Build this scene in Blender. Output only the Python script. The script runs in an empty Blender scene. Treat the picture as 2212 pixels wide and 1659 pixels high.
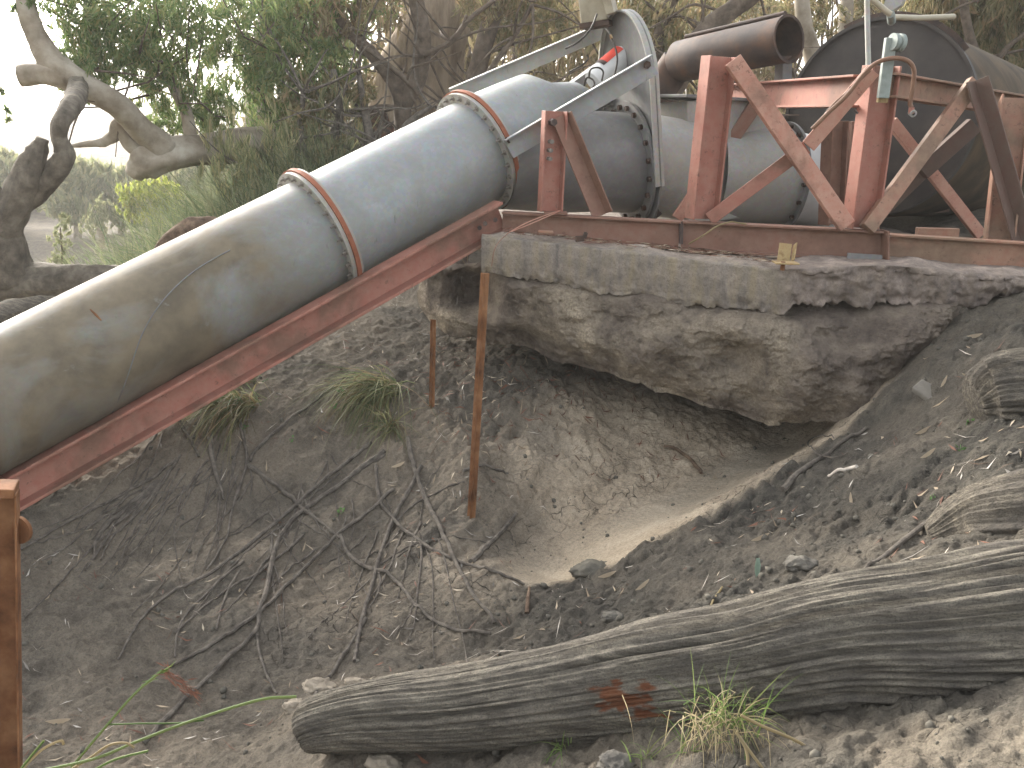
import bpy, bmesh, math, random
import numpy as np
from mathutils import Vector, Matrix

random.seed(7)
rng = np.random.default_rng(11)
R = math.radians
HAZE = 0.0018
scn = bpy.context.scene
COL = scn.collection

# ------------------------------------------------------------------ camera
F_PX, CX, CY = 2107.0, 1106.0, 829.5
PITCH, ROLL = R(15.0), R(2.5)
CAM = Vector((0.0, 0.0, 2.0))
FWD = Vector((0, math.cos(PITCH), -math.sin(PITCH)))
_up0 = Vector((0, math.sin(PITCH), math.cos(PITCH)))
_r0 = Vector((1, 0, 0))
RGT = _r0 * math.cos(ROLL) + _up0 * math.sin(ROLL)
UPV = -_r0 * math.sin(ROLL) + _up0 * math.cos(ROLL)
cam_d = bpy.data.cameras.new("camera")
cam_d.sensor_width = 36.0
cam_d.lens = 36.0 * F_PX / 2212.0
cam_d.clip_start = 0.05
cam_d.clip_end = 2000
cam = bpy.data.objects.new("camera", cam_d)
COL.objects.link(cam)
cam.matrix_world = Matrix(((RGT.x, UPV.x, -FWD.x, CAM.x), (RGT.y, UPV.y, -FWD.y, CAM.y),
                           (RGT.z, UPV.z, -FWD.z, CAM.z), (0, 0, 0, 1)))
scn.camera = cam

# ------------------------------------------------------------------ world, sun, exposure
SUN_AZ, SUN_EL = R(-38), R(24)          # azimuth from +Y, negative is to the left
world = bpy.data.worlds.new("World")
scn.world = world
world.use_nodes = True
wn, wl = world.node_tree.nodes, world.node_tree.links
wn.clear()
sky = wn.new("ShaderNodeTexSky")
sky.sky_type = 'NISHITA'
sky.sun_disc = False
sky.sun_elevation = SUN_EL
sky.sun_rotation = SUN_AZ
sky.air_density = 1.0
sky.dust_density = 5.0
sky.ozone_density = 1.0
hs = wn.new("ShaderNodeHueSaturation")
hs.inputs['Saturation'].default_value = 0.28
bg = wn.new("ShaderNodeBackground")
bg.inputs['Strength'].default_value = 0.14
wo = wn.new("ShaderNodeOutputWorld")
wl.new(sky.outputs[0], hs.inputs['Color'])
wl.new(hs.outputs[0], bg.inputs['Color'])
wl.new(bg.outputs[0], wo.inputs['Surface'])
sun_d = bpy.data.lights.new("sun", 'SUN')
sun_d.energy = 0.9
sun_d.angle = R(18)
sun_d.color = (1.0, 0.93, 0.83)
sun = bpy.data.objects.new("sun", sun_d)
COL.objects.link(sun)
_sd = Vector((math.sin(SUN_AZ) * math.cos(SUN_EL), math.cos(SUN_AZ) * math.cos(SUN_EL), math.sin(SUN_EL)))
sun.rotation_euler = (-_sd).to_track_quat('-Z', 'Y').to_euler()
scn.view_settings.view_transform = 'Standard'
scn.view_settings.look = 'None'
scn.view_settings.gamma = 1.0
scn.view_settings.use_curve_mapping = False
scn.view_settings.exposure = 2.42
scn.cycles.max_bounces = 6
scn.cycles.transparent_max_bounces = 4
scn.cycles.use_denoising = True

# ------------------------------------------------------------------ helpers: pixels, noise
def ray(px, py):
    return FWD + RGT * ((px - CX) / F_PX) + UPV * ((CY - py) / F_PX)

def P(px, py, Y):
    d = ray(px, py)
    return CAM + d * (Y / d.y)

def proj(p):
    q = Vector(p) - CAM
    d = q.dot(FWD)
    return CX + F_PX * q.dot(RGT) / d, CY - F_PX * q.dot(UPV) / d

_perm = np.random.default_rng(3).permutation(256)
_perm = np.concatenate([_perm, _perm, _perm])
_g = np.random.default_rng(4).normal(size=(256, 3))
_g /= np.linalg.norm(_g, axis=1)[:, None]

def noise3(x, y, z):
    x, y, z = np.broadcast_arrays(np.asarray(x, float), np.asarray(y, float), np.asarray(z, float))
    xi, yi, zi = np.floor(x).astype(int), np.floor(y).astype(int), np.floor(z).astype(int)
    xf, yf, zf = x - xi, y - yi, z - zi
    xi &= 255; yi &= 255; zi &= 255
    s = lambda t: t * t * t * (t * (t * 6 - 15) + 10)
    u, v, w = s(xf), s(yf), s(zf)
    out = 0
    for dx in (0, 1):
        for dy in (0, 1):
            for dz in (0, 1):
                h = _perm[_perm[_perm[(xi + dx) & 255] + ((yi + dy) & 255)] + ((zi + dz) & 255)]
                gg = _g[h]
                val = gg[..., 0] * (xf - dx) + gg[..., 1] * (yf - dy) + gg[..., 2] * (zf - dz)
                out = out + val * (u if dx else 1 - u) * (v if dy else 1 - v) * (w if dz else 1 - w)
    return out * 1.5

def fbm(x, y, z, o=4, gain=0.5):
    a, s, t = 1.0, 1.0, 0
    for k in range(o):
        t = t + a * noise3(x * s + k * 17.3, y * s - k * 9.1, z * s + k * 5.7)
        a *= gain; s *= 2.03
    return t

def worley(x, y, seed=0):
    xi, yi = np.floor(x).astype(int), np.floor(y).astype(int)
    f1 = np.full(x.shape, 9.0); f2 = np.full(x.shape, 9.0); idv = np.zeros(x.shape)
    for dx in (-1, 0, 1):
        for dy in (-1, 0, 1):
            h = _perm[_perm[(xi + dx + seed) & 255] + ((yi + dy) & 255)]
            h2 = _perm[h + 37]
            d = np.hypot(xi + dx + h / 255.0 - x, yi + dy + h2 / 255.0 - y)
            n = d < f1
            f2 = np.where(n, f1, np.minimum(f2, d))
            idv = np.where(n, h / 255.0, idv)
            f1 = np.where(n, d, f1)
    return f1, f2, idv

def sstep(a, b, x):
    t = np.clip((x - a) / (b - a), 0, 1)
    return t * t * (3 - 2 * t)

# ------------------------------------------------------------------ helpers: objects
def tag(o, label=None, cat=None, group=None, kind=None):
    if label: o['label'] = label
    if cat: o['category'] = cat
    if group: o['group'] = group
    if kind: o['kind'] = kind
    return o

def empty(name, loc, label, cat, group=None):
    o = bpy.data.objects.new(name, None)
    COL.objects.link(o)
    o.location = loc
    o.empty_display_size = 0.1
    bpy.context.view_layer.update()
    return tag(o, label, cat, group)

def link(name, me, mat, parent=None, smooth=True, bevel=0.0, kind=None):
    mats = mat if isinstance(mat, (list, tuple)) else [mat]
    for m in mats: me.materials.append(m)
    if smooth:
        me.polygons.foreach_set('use_smooth', np.ones(len(me.polygons), bool))
    o = bpy.data.objects.new(name, me)
    COL.objects.link(o)
    if parent is not None:
        off = Vector((0, 0, 0)); q = parent
        while q is not None:
            off = off + Vector(q.location); q = q.parent
        o.parent = parent
        o.location = -off
    if bevel:
        b = o.modifiers.new('edge', 'BEVEL')
        b.width = bevel; b.segments = 2; b.limit_method = 'ANGLE'; b.angle_limit = R(40)
    if kind: o['kind'] = kind
    return o

def np_mesh(name, V, Q, matidx=None):
    me = bpy.data.meshes.new(name)
    V = np.asarray(V, np.float32); Q = np.asarray(Q, np.int32)
    n, k = Q.shape
    me.vertices.add(len(V)); me.vertices.foreach_set('co', V.ravel())
    me.loops.add(n * k); me.loops.foreach_set('vertex_index', Q.ravel())
    me.polygons.add(n)
    me.polygons.foreach_set('loop_start', np.arange(0, n * k, k, dtype=np.int32))
    if matidx is not None: me.polygons.foreach_set('material_index', np.asarray(matidx, np.int32))
    me.update(calc_edges=True)
    return me

class MB:
    def __init__(s): s.v = []; s.f = []
    def add(s, V, Fc):
        b = len(s.v); s.v += [tuple(p) for p in V]; s.f += [[i + b for i in f] for f in Fc]; return s
    def prism(s, prof, p0, p1, up=(0, 0, 1), cap0=True, cap1=True):
        p0, p1 = Vector(p0), Vector(p1)
        a = (p1 - p0).normalized()
        sd = a.cross(Vector(up)).normalized(); u = sd.cross(a).normalized()
        V = [p + sd * x + u * y for p in (p0, p1) for (x, y) in prof]
        n = len(prof)
        Fc = [[i, (i + 1) % n, (i + 1) % n + n, i + n] for i in range(n)]
        if cap0: Fc.append(list(range(n))[::-1])
        if cap1: Fc.append([i + n for i in range(n)])
        return s.add(V, Fc)
    def box(s, p0, p1, w, h, up=(0, 0, 1)):
        return s.prism([(-w/2, -h/2), (w/2, -h/2), (w/2, h/2), (-w/2, h/2)], p0, p1, up)
    def tube(s, pts, rad, n=10, cap=True):
        pts = [Vector(p) for p in pts]
        if not isinstance(rad, (list, tuple, np.ndarray)): rad = [rad] * len(pts)
        V = []; Fc = []; nrm = None
        for i, p in enumerate(pts):
            t = (pts[min(i + 1, len(pts) - 1)] - pts[max(i - 1, 0)]).normalized()
            if nrm is None:
                nrm = t.orthogonal().normalized()
            nrm = (nrm - t * nrm.dot(t)).normalized(); b = t.cross(nrm)
            for k in range(n):
                c = 2 * math.pi * k / n
                V.append(p + (nrm * math.cos(c) + b * math.sin(c)) * rad[i])
        for i in range(len(pts) - 1):
            for k in range(n):
                Fc.append([i * n + k, i * n + (k + 1) % n, (i + 1) * n + (k + 1) % n, (i + 1) * n + k])
        if cap:
            Fc.append(list(range(n))[::-1]); Fc.append([(len(pts) - 1) * n + k for k in range(n)])
        return s.add(V, Fc)
    def lathe(s, p0, axis, prof, n=32, cap0=False, cap1=False):
        p0 = Vector(p0); a = Vector(axis).normalized(); x = a.orthogonal().normalized(); y = a.cross(x)
        V = []; Fc = []
        for (t, r) in prof:
            for k in range(n):
                c = 2 * math.pi * k / n
                V.append(p0 + a * t + (x * math.cos(c) + y * math.sin(c)) * r)
        for i in range(len(prof) - 1):
            for k in range(n):
                Fc.append([i * n + k, i * n + (k + 1) % n, (i + 1) * n + (k + 1) % n, (i + 1) * n + k])
        if cap0: Fc.append(list(range(n))[::-1])
        if cap1: Fc.append([(len(prof) - 1) * n + k for k in range(n)])
        return s.add(V, Fc)
    def build(s, name, mat, parent=None, smooth=False, bevel=0.0, kind=None):
        me = bpy.data.meshes.new(name)
        me.from_pydata(s.v, [], s.f); me.update()
        bm = bmesh.new(); bm.from_mesh(me); bmesh.ops.recalc_face_normals(bm, faces=bm.faces); bm.to_mesh(me); bm.free()
        o = link(name, me, mat, parent, False, bevel, kind)
        if smooth:
            me.polygons.foreach_set('use_smooth', np.ones(len(me.polygons), bool))
            m = me
            try: m.set_sharp_from_angle(angle=R(38))
            except Exception: pass
        return o

def prof_I(h, b, tf=0.012, tw=0.009):
    return [(-b/2, -h/2), (b/2, -h/2), (b/2, -h/2+tf), (tw/2, -h/2+tf), (tw/2, h/2-tf), (b/2, h/2-tf),
            (b/2, h/2), (-b/2, h/2), (-b/2, h/2-tf), (-tw/2, h/2-tf), (-tw/2, -h/2+tf), (-b/2, -h/2+tf)]
def prof_C(h, b, t=0.01, sgn=1):       # channel, open towards sgn*x
    p = [(-b/2, -h/2), (b/2, -h/2), (b/2, -h/2+t), (-b/2+t, -h/2+t), (-b/2+t, h/2-t), (b/2, h/2-t), (b/2, h/2), (-b/2, h/2)]
    return p if sgn > 0 else [(-x, y) for x, y in p][::-1]
def prof_L(h, b, t=0.008, sx=1, sy=1):
    p = [(0, 0), (b, 0), (b, t), (t, t), (t, h), (0, h)]
    p = [(x * sx, y * sy) for x, y in p]
    return p if sx * sy > 0 else p[::-1]

def spline(pts, n=8):
    pts = [Vector(p) for p in pts]
    if len(pts) < 3: return pts
    q = [pts[0] * 2 - pts[1]] + pts + [pts[-1] * 2 - pts[-2]]
    out = []
    for i in range(1, len(q) - 2):
        for k in range(n):
            t = k / n
            out.append(0.5 * ((2 * q[i]) + (q[i+1] - q[i-1]) * t + (2*q[i-1] - 5*q[i] + 4*q[i+1] - q[i+2]) * t*t
                              + (3*q[i] - q[i-1] - 3*q[i+1] + q[i+2]) * t**3))
    out.append(pts[-1])
    return out

def lerp_list(vals, m):
    return list(np.interp(np.linspace(0, 1, m), np.linspace(0, 1, len(vals)), vals))

def log_mesh(name, pts, radii, mat, parent=None, n=28, seg=10, amp=0.1, grain=9.0, along=1.4, fine=0.35, seed=0.0, endcap=True, smooth=True, ampf=None, splits=0.0):
    """bark or weathered timber: a tube whose radius is broken into ridges that run along it"""
    sp = spline(pts, seg)
    m = len(sp)
    rr = np.array(lerp_list(radii, m))
    t = np.linspace(0, 1, m)
    A = np.array([tuple(p) for p in sp])
    L = np.concatenate([[0], np.cumsum(np.linalg.norm(np.diff(A, axis=0), axis=1))])
    V = np.zeros((m, n, 3)); nrm = None
    ang = 2 * np.pi * np.arange(n) / n
    for i in range(m):
        tg = (sp[min(i+1, m-1)] - sp[max(i-1, 0)]).normalized()
        if nrm is None:
            nrm = Vector((0, 0, 1)) if abs(tg.z) < 0.8 else Vector((0, -1, 0))
        nrm = (nrm - tg * nrm.dot(tg)).normalized(); b = tg.cross(nrm)
        g = grain
        base = rr[i]
        nz = fbm(np.cos(ang) * g * 0.5 + seed, np.sin(ang) * g * 0.5, L[i] * along, 3, 0.6)
        nz2 = noise3(np.cos(ang) * 1.1 + seed, np.sin(ang) * 1.1 + 5, L[i] * 2.2 / max(base * 4, 0.15))
        gr_ = np.abs(noise3(np.cos(ang) * g * .62 + seed * 2, np.sin(ang) * g * .62 - seed, L[i] * along * .55 + 3))
        crackd = np.clip(1 - gr_ / 0.11, 0, 1) * np.clip(.5 + noise3(np.cos(ang) * 2 + 7, np.sin(ang) * 2, L[i] * 1.1), 0, 1) * splits
        nz3 = noise3(np.cos(ang) * g * 1.6, np.sin(ang) * g * 1.6 + seed, L[i] * along * 2.0)
        af = 1.0 if ampf is None else float(np.interp(t[i], np.linspace(0, 1, len(ampf)), ampf))
        rad = base * (1 + amp * af * (nz * 0.9 + nz2 * 1.3 + fine * nz3 - 0.5 * np.clip(-nz, 0.25, 1)) - crackd)
        V[i] = A[i] + np.outer(np.cos(ang) * rad, np.array(nrm)) + np.outer(np.sin(ang) * rad, np.array(b))
    idx = np.arange(m * n).reshape(m, n)
    Q = np.stack([idx[:-1], np.roll(idx, -1, 1)[:-1], np.roll(idx, -1, 1)[1:], idx[1:]], -1).reshape(-1, 4)
    Vl = V.reshape(-1, 3)
    if endcap:
        caps = []
        for i, off in ((0, -1), (m - 1, 1)):
            c = len(Vl)
            ax = A[1] - A[0] if i == 0 else A[-1] - A[-2]
            ax = ax / np.linalg.norm(ax)
            Vl = np.vstack([Vl, A[i] + ax * off * rr[i] * 0.12])
            r_ = idx[i]
            for k in range(n):
                caps.append([r_[k], r_[(k + 1) % n], c, c])
        Q0 = np.array(Q)
        me = bpy.data.meshes.new(name)
        fl = [list(q) for q in Q0] + [[a, b, c] for a, b, c, _ in caps]
        me.from_pydata([tuple(v) for v in Vl], [], fl); me.update()
    else:
        me = np_mesh(name, Vl, Q)
    bm = bmesh.new(); bm.from_mesh(me); bmesh.ops.recalc_face_normals(bm, faces=bm.faces); bm.to_mesh(me); bm.free()
    return link(name, me, mat, parent, smooth)

# ------------------------------------------------------------------ materials
class NT:
    def __init__(s, name):
        s.m = bpy.data.materials.new(name); s.m.use_nodes = True
        s.t = s.m.node_tree; s.n = s.t.nodes; s.l = s.t.links
        s.b = s.n['Principled BSDF']; s.out = s.n['Material Output']
        tc = s.n.new('ShaderNodeTexCoord'); s.obj = tc.outputs['Object']; s.gen = tc.outputs['Generated']
    def node(s, t, **kw):
        n = s.n.new(t)
        for k, v in kw.items(): setattr(n, k, v)
        return n
    def set(s, sock, v):
        if hasattr(v, 'is_output') or isinstance(v, bpy.types.NodeSocket): s.l.new(v, sock)
        elif isinstance(v, (tuple, list)) and len(v) == 3 and sock.type == 'RGBA': sock.default_value = (*v, 1)
        else: sock.default_value = v
    def noise(s, scale, detail=5, rough=0.55, vec=None, dist=0.0, stretch=None):
        vec = vec or s.obj
        if stretch:
            mp = s.node('ShaderNodeMapping'); s.l.new(vec, mp.inputs['Vector']); mp.inputs['Scale'].default_value = stretch
            vec = mp.outputs[0]
        n = s.node('ShaderNodeTexNoise'); s.l.new(vec, n.inputs['Vector'])
        n.inputs['Scale'].default_value = scale; n.inputs['Detail'].default_value = detail
        n.inputs['Roughness'].default_value = rough; n.inputs['Distortion'].default_value = dist
        return n.outputs['Fac']
    def voro(s, scale, feature='F1', vec=None, out='Distance'):
        n = s.node('ShaderNodeTexVoronoi', feature=feature); s.l.new(vec or s.obj, n.inputs['Vector'])
        n.inputs['Scale'].default_value = scale
        return n.outputs[out]
    def ramp(s, fac, stops):
        n = s.node('ShaderNodeValToRGB'); s.set(n.inputs[0], fac)
        e = n.color_ramp.elements
        while len(e) < len(stops): e.new(0.5)
        for el, (p, c) in zip(e, stops):
            el.position = p; el.color = (*c, 1) if isinstance(c, (tuple, list)) else (c, c, c, 1)
        return n.outputs[0]
    def mix(s, fac, a, b, mode='MIX'):
        n = s.node('ShaderNodeMix', data_type='RGBA', blend_type=mode)
        s.set(n.inputs['Factor'], fac); s.set(n.inputs['A'], a) if False else None
        s.set(n.inputs[6], a); s.set(n.inputs[7], b)
        return n.outputs[2]
    def math(s, op, a, b=0.0, clamp=False):
        n = s.node('ShaderNodeMath', operation=op, use_clamp=clamp); s.set(n.inputs[0], a); s.set(n.inputs[1], b)
        return n.outputs[0]
    def attr(s, name):
        n = s.node('ShaderNodeAttribute', attribute_name=name); return n.outputs['Fac']
    def bump(s, h, strength=0.4, dist=0.01, prev=None):
        n = s.node('ShaderNodeBump'); s.set(n.inputs['Height'], h)
        n.inputs['Strength'].default_value = strength; n.inputs['Distance'].default_value = dist
        if prev is not None: s.l.new(prev, n.inputs['Normal'])
        return n.outputs[0]
    def fin(s, col, rough=0.9, metal=0.0, normal=None, spec=0.3):
        s.set(s.b.inputs['Base Color'], col); s.set(s.b.inputs['Roughness'], rough); s.set(s.b.inputs['Metallic'], metal)
        s.b.inputs['Specular IOR Level'].default_value = spec
        if normal is not None: s.l.new(normal, s.b.inputs['Normal'])
        return s.m

def mat_ground():
    t = NT('bank_soil')
    clay, loose = t.attr('clay'), t.attr('loose')
    big, mid, fine = t.noise(1.3, 5, 0.6), t.noise(9, 6, 0.65), t.noise(60, 6, 0.7)
    soil = t.ramp(mid, [(0.28, (0.063, 0.055, 0.044)), (0.5, (0.122, 0.106, 0.084)), (0.72, (0.185, 0.16, 0.124))])
    soil = t.mix(t.ramp(big, [(0.42, 0.0), (0.62, 0.75)]), soil, (0.232, 0.192, 0.143))
    dark = t.ramp(mid, [(0.3, (0.037, 0.034, 0.03)), (0.55, (0.077, 0.071, 0.058)), (0.75, (0.139, 0.124, 0.097))])
    col = t.mix(loose, soil, dark)
    cl = t.ramp(t.noise(3.2, 6, 0.6, dist=0.6), [(0.3, (0.3, 0.242, 0.172)), (0.5, (0.47, 0.384, 0.278)), (0.7, (0.599, 0.499, 0.371))])
    col = t.mix(clay, col, cl)
    col = t.mix(t.attr('silt'), col, t.ramp(t.noise(5, 4), [(0.3, (0.323, 0.273, 0.202)), (0.7, (0.412, 0.354, 0.269))]))
    col = t.mix(t.ramp(fine, [(0.35, 0.55), (0.6, 0.0)]), col, t.mix(0.55, col, (0.02, 0.018, 0.016)))
    g2 = t.noise(150, 4, 0.75)
    col = t.mix(t.ramp(g2, [(0.36, 0.6), (0.50, 0.0)]), col, t.mix(0.6, col, (0.012, 0.011, 0.010)))
    col = t.mix(t.ramp(g2, [(0.58, 0.0), (0.72, 0.45)]), col, t.mix(0.5, col, (0.34, 0.30, 0.24)))
    # drying cracks
    wv = t.node('ShaderNodeVectorMath', operation='ADD'); t.l.new(t.obj, wv.inputs[0])
    ns = t.node('ShaderNodeTexNoise'); t.l.new(t.obj, ns.inputs['Vector']); ns.inputs['Scale'].default_value = 7
    sc = t.node('ShaderNodeVectorMath', operation='SCALE'); t.l.new(ns.outputs['Color'], sc.inputs[0]); sc.inputs['Scale'].default_value = 0.11
    t.l.new(sc.outputs[0], wv.inputs[1])
    ed = t.voro(9.5, 'DISTANCE_TO_EDGE', wv.outputs[0])
    crk = t.math('MULTIPLY', t.ramp(ed, [(0.0, 1.0), (0.022, 0.0)]), t.attr('crack'))
    crk = t.math('MULTIPLY', crk, t.ramp(t.noise(4), [(0.42, 0.0), (0.55, 1.0)]))
    col = t.mix(crk, col, (0.03, 0.026, 0.022))
    h = t.math('ADD', t.math('MULTIPLY', mid, 0.6), t.math('MULTIPLY', fine, 0.4))
    nz = t.bump(h, 0.9, 0.045)
    nz = t.bump(t.noise(170, 4, 0.7), 0.6, 0.006, nz)
    nz = t.bump(t.math('MULTIPLY', crk, -1.0), 0.8, 0.01, nz)
    return t.fin(col, 0.95, 0, nz, 0.15)

def mat_simple(name, cols, scale=6, rough=0.9, bump=0.4, bdist=0.01, bscale=40, stretch=None, metal=0.0, spec=0.25, dist=0.0):
    t = NT(name)
    f = t.noise(scale, 6, 0.62, stretch=stretch, dist=dist)
    k = len(cols)
    col = t.ramp(f, [(0.3 + 0.4 * i / max(k - 1, 1), c) for i, c in enumerate(cols)])
    nz = t.bump(t.noise(bscale, 5, 0.65, stretch=stretch), bump, bdist)
    return t.fin(col, rough, metal, nz, spec)

def mat_concrete():
    t = NT('weathered_concrete')
    a, b, c = t.noise(2.2, 6, 0.6), t.noise(14, 6, 0.7), t.noise(90, 5, 0.7)
    drip = t.noise(5, 5, 0.6, stretch=(3.0, 3.0, 0.35))
    col = t.ramp(b, [(0.3, (0.136, 0.12, 0.103)), (0.55, (0.237, 0.203, 0.169)), (0.75, (0.324, 0.281, 0.231))])
    col = t.mix(t.ramp(drip, [(0.45, 0.0), (0.65, 0.65)]), col, (0.26, 0.214, 0.137))
    col = t.mix(t.ramp(drip, [(0.30, 0.6), (0.45, 0.0)]), col, (0.083, 0.076, 0.075))
    sand = t.attr('sand'); dirt_shade = t.attr('dirt')
    col = t.mix(sand, col, t.ramp(b, [(0.3, (0.201, 0.164, 0.131)), (0.7, (0.426, 0.361, 0.301))]))
    col = t.mix(dirt_shade, col, t.ramp(b, [(0.3, (0.088, 0.071, 0.063)), (0.55, (0.192, 0.152, 0.129)), (0.75, (0.337, 0.274, 0.22))]))
    col = t.mix(t.ramp(c, [(0.3, 0.5), (0.5, 0.0)]), col, (0.07, 0.063, 0.057))
    nz = t.bump(b, 0.5, 0.02); nz = t.bump(c, 0.6, 0.006, nz)
    return t.fin(col, 0.95, 0, nz, 0.15)

def mat_footing():
    t = NT('earth_stained_concrete')
    a, b, c = t.noise(1.9, 6, 0.65, dist=0.5), t.noise(11, 7, 0.7), t.noise(75, 5, 0.75)
    col = t.ramp(b, [(0.28, (0.055, 0.045, 0.037)), (0.5, (0.151, 0.123, 0.096)), (0.72, (0.273, 0.225, 0.172))])
    col = t.mix(t.ramp(a, [(0.46, 0.0), (0.62, 0.8)]), col, t.ramp(c, [(0.35, (0.202, 0.162, 0.114)), (0.65, (0.464, 0.392, 0.285))]))
    col = t.mix(t.ramp(a, [(0.30, 0.75), (0.44, 0.0)]), col, (0.059, 0.046, 0.039))
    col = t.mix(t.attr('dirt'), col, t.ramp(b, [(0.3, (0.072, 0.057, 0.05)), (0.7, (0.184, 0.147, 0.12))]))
    v = t.voro(70, 'F1')
    nz = t.bump(b, 0.8, 0.04); nz = t.bump(c, 0.8, 0.012, nz); nz = t.bump(v, 0.5, 0.008, nz)
    return t.fin(col, 0.95, 0, nz, 0.15)

def mat_galv(name, grime, dirtcol=(0.16, 0.125, 0.075), base=(0.255, 0.275, 0.28), metal=0.3, xgrad=None):
    t = NT(name)
    a, b, c = t.noise(1.6, 6, 0.62, dist=0.8), t.noise(7, 6, 0.6), t.noise(45, 4, 0.6)
    sp = t.voro(55, 'F1', out='Color')
    col = t.mix(0.10, base, sp, 'OVERLAY')
    col = t.mix(t.ramp(b, [(0.4, 0.0), (0.7, 0.6)]), col, tuple(x * 0.66 for x in base))
    col = t.mix(t.ramp(t.noise(3.0, 6, 0.7, dist=1.5), [(0.52, 0.0), (0.66, 0.45)]), col, tuple(x * y for x, y in zip(base, (0.86, 0.82, 0.70))))
    col = t.mix(t.ramp(t.noise(24, 3, 0.8, stretch=(1.0, 1.0, 0.3)), [(0.66, 0.0), (0.74, 0.6)]), col, (0.10, 0.105, 0.105))
    g = t.ramp(a, [(0.5 - grime * 0.35, 1.0), (0.78 - grime * 0.2, 0.0)])
    g = t.math('MULTIPLY', g, min(1.0, grime * 1.25))
    if xgrad:
        sx = t.node('ShaderNodeSeparateXYZ'); t.l.new(t.obj, sx.inputs[0])
        gr = t.math('MULTIPLY', t.math('ADD', sx.outputs[0], -xgrad[0]), 1.0 / (xgrad[1] - xgrad[0]), True)
        gr = t.math('ADD', gr, t.math('MULTIPLY', t.math('SUBTRACT', a, 0.5), 2.6), True)
        g = t.math('MAXIMUM', t.math('MULTIPLY', g, 0.55), t.math('MULTIPLY', gr, 0.96))
    dc = t.mix(t.ramp(b, [(0.35, 0.0), (0.65, 1.0)]), dirtcol, tuple(x * 1.7 for x in dirtcol))
    col = t.mix(g, col, dc)
    streak = t.ramp(t.noise(9, 5, 0.7, stretch=(0.35, 1.0, 1.0)), [(0.66, 0.0), (0.74, 0.55)])
    col = t.mix(streak, col, (0.20, 0.20, 0.19))
    met = t.math('MULTIPLY', t.math('SUBTRACT', 1.0, g), metal)
    rg = t.ramp(b, [(0.3, 0.46), (0.7, 0.66)])
    rg = t.mix(g, rg, (0.75, 0.75, 0.75))
    nz = t.bump(c, 0.06, 0.003)
    return t.fin(col, rg, met, nz, 0.4)

def mat_red(name, base=(0.279, 0.106, 0.074), rust=0.45, dark=(0.12, 0.063, 0.043)):
    t = NT(name)
    a, b, c = t.noise(2.6, 6, 0.62, dist=0.4), t.noise(16, 6, 0.7), t.noise(120, 4, 0.6)
    col = t.mix(t.ramp(b, [(0.35, 0.0), (0.7, 1.0)]), base, (base[0] * 1.12, base[1] * 1.5, base[2] * 1.6))
    col = t.mix(t.ramp(a, [(0.58 - rust * 0.2, 0.0), (0.70 - rust * 0.18, 0.85)]), col, t.ramp(b, [(0.3, dark), (0.7, (dark[0] * 1.7, dark[1] * 1.8, dark[2] * 1.8))]))
    col = t.mix(t.ramp(t.noise(20, 6, 0.8), [(0.58, 0.0), (0.66, 0.75)]), col, (0.09, 0.05, 0.035))
    nz = t.bump(c, 0.15, 0.002)
    return t.fin(col, t.ramp(b, [(0.3, 0.55), (0.7, 0.8)]), 0, nz, 0.3)

def mat_leaf(name, cols, trans=0.5):
    t = NT(name)
    g = t.node('ShaderNodeNewGeometry')
    k = len(cols)
    col = t.ramp(g.outputs['Random Per Island'], [(i / max(k - 1, 1), c) for i, c in enumerate(cols)])
    t.fin(col, 0.6, 0, None, 0.25)
    tr = t.node('ShaderNodeBsdfTranslucent'); t.l.new(col, tr.inputs['Color'])
    mx = t.node('ShaderNodeMixShader'); mx.inputs[0].default_value = trans
    t.l.new(t.b.outputs[0], mx.inputs[1]); t.l.new(tr.outputs[0], mx.inputs[2]); t.l.new(mx.outputs[0], t.out.inputs[0])
    return t.m

def mat_timber(name, cols, moss=None):
    """weathered grain follows the ridges of the mesh through the pointiness-free local height attribute"""
    t = NT(name)
    f, fine = t.noise(5, 6, 0.65), t.noise(60, 6, 0.75)
    s = t.noise(42, 6, 0.72, stretch=(0.09, 1.0, 1.0))
    col = t.ramp(s, [(0.3 + 0.4 * i / (len(cols) - 1), c) for i, c in enumerate(cols)])
    col = t.mix(t.ramp(f, [(0.46, 0.0), (0.66, 0.6)]), col, (0.075, 0.067, 0.059))
    col = t.mix(t.ramp(t.noise(170, 3, 0.7), [(0.36, 0.55), (0.52, 0.0)]), col, (0.03, 0.027, 0.023))
    if moss: col = t.mix(t.ramp(t.math('MULTIPLY', t.attr('bare'), t.math('MULTIPLY', t.noise(34, 6, 0.75, stretch=(0.3, 1, 1)), 2.0)), [(0.42, 0.0), (0.62, 0.9)]), col, t.ramp(s, [(0.3, (0.07, 0.022, 0.01)), (0.55, moss), (0.75, (0.12, 0.06, 0.035))]))
    nz = t.bump(s, 0.8, 0.02); nz = t.bump(fine, 0.5, 0.005, nz)
    return t.fin(col, 0.92, 0, nz, 0.15)

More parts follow.
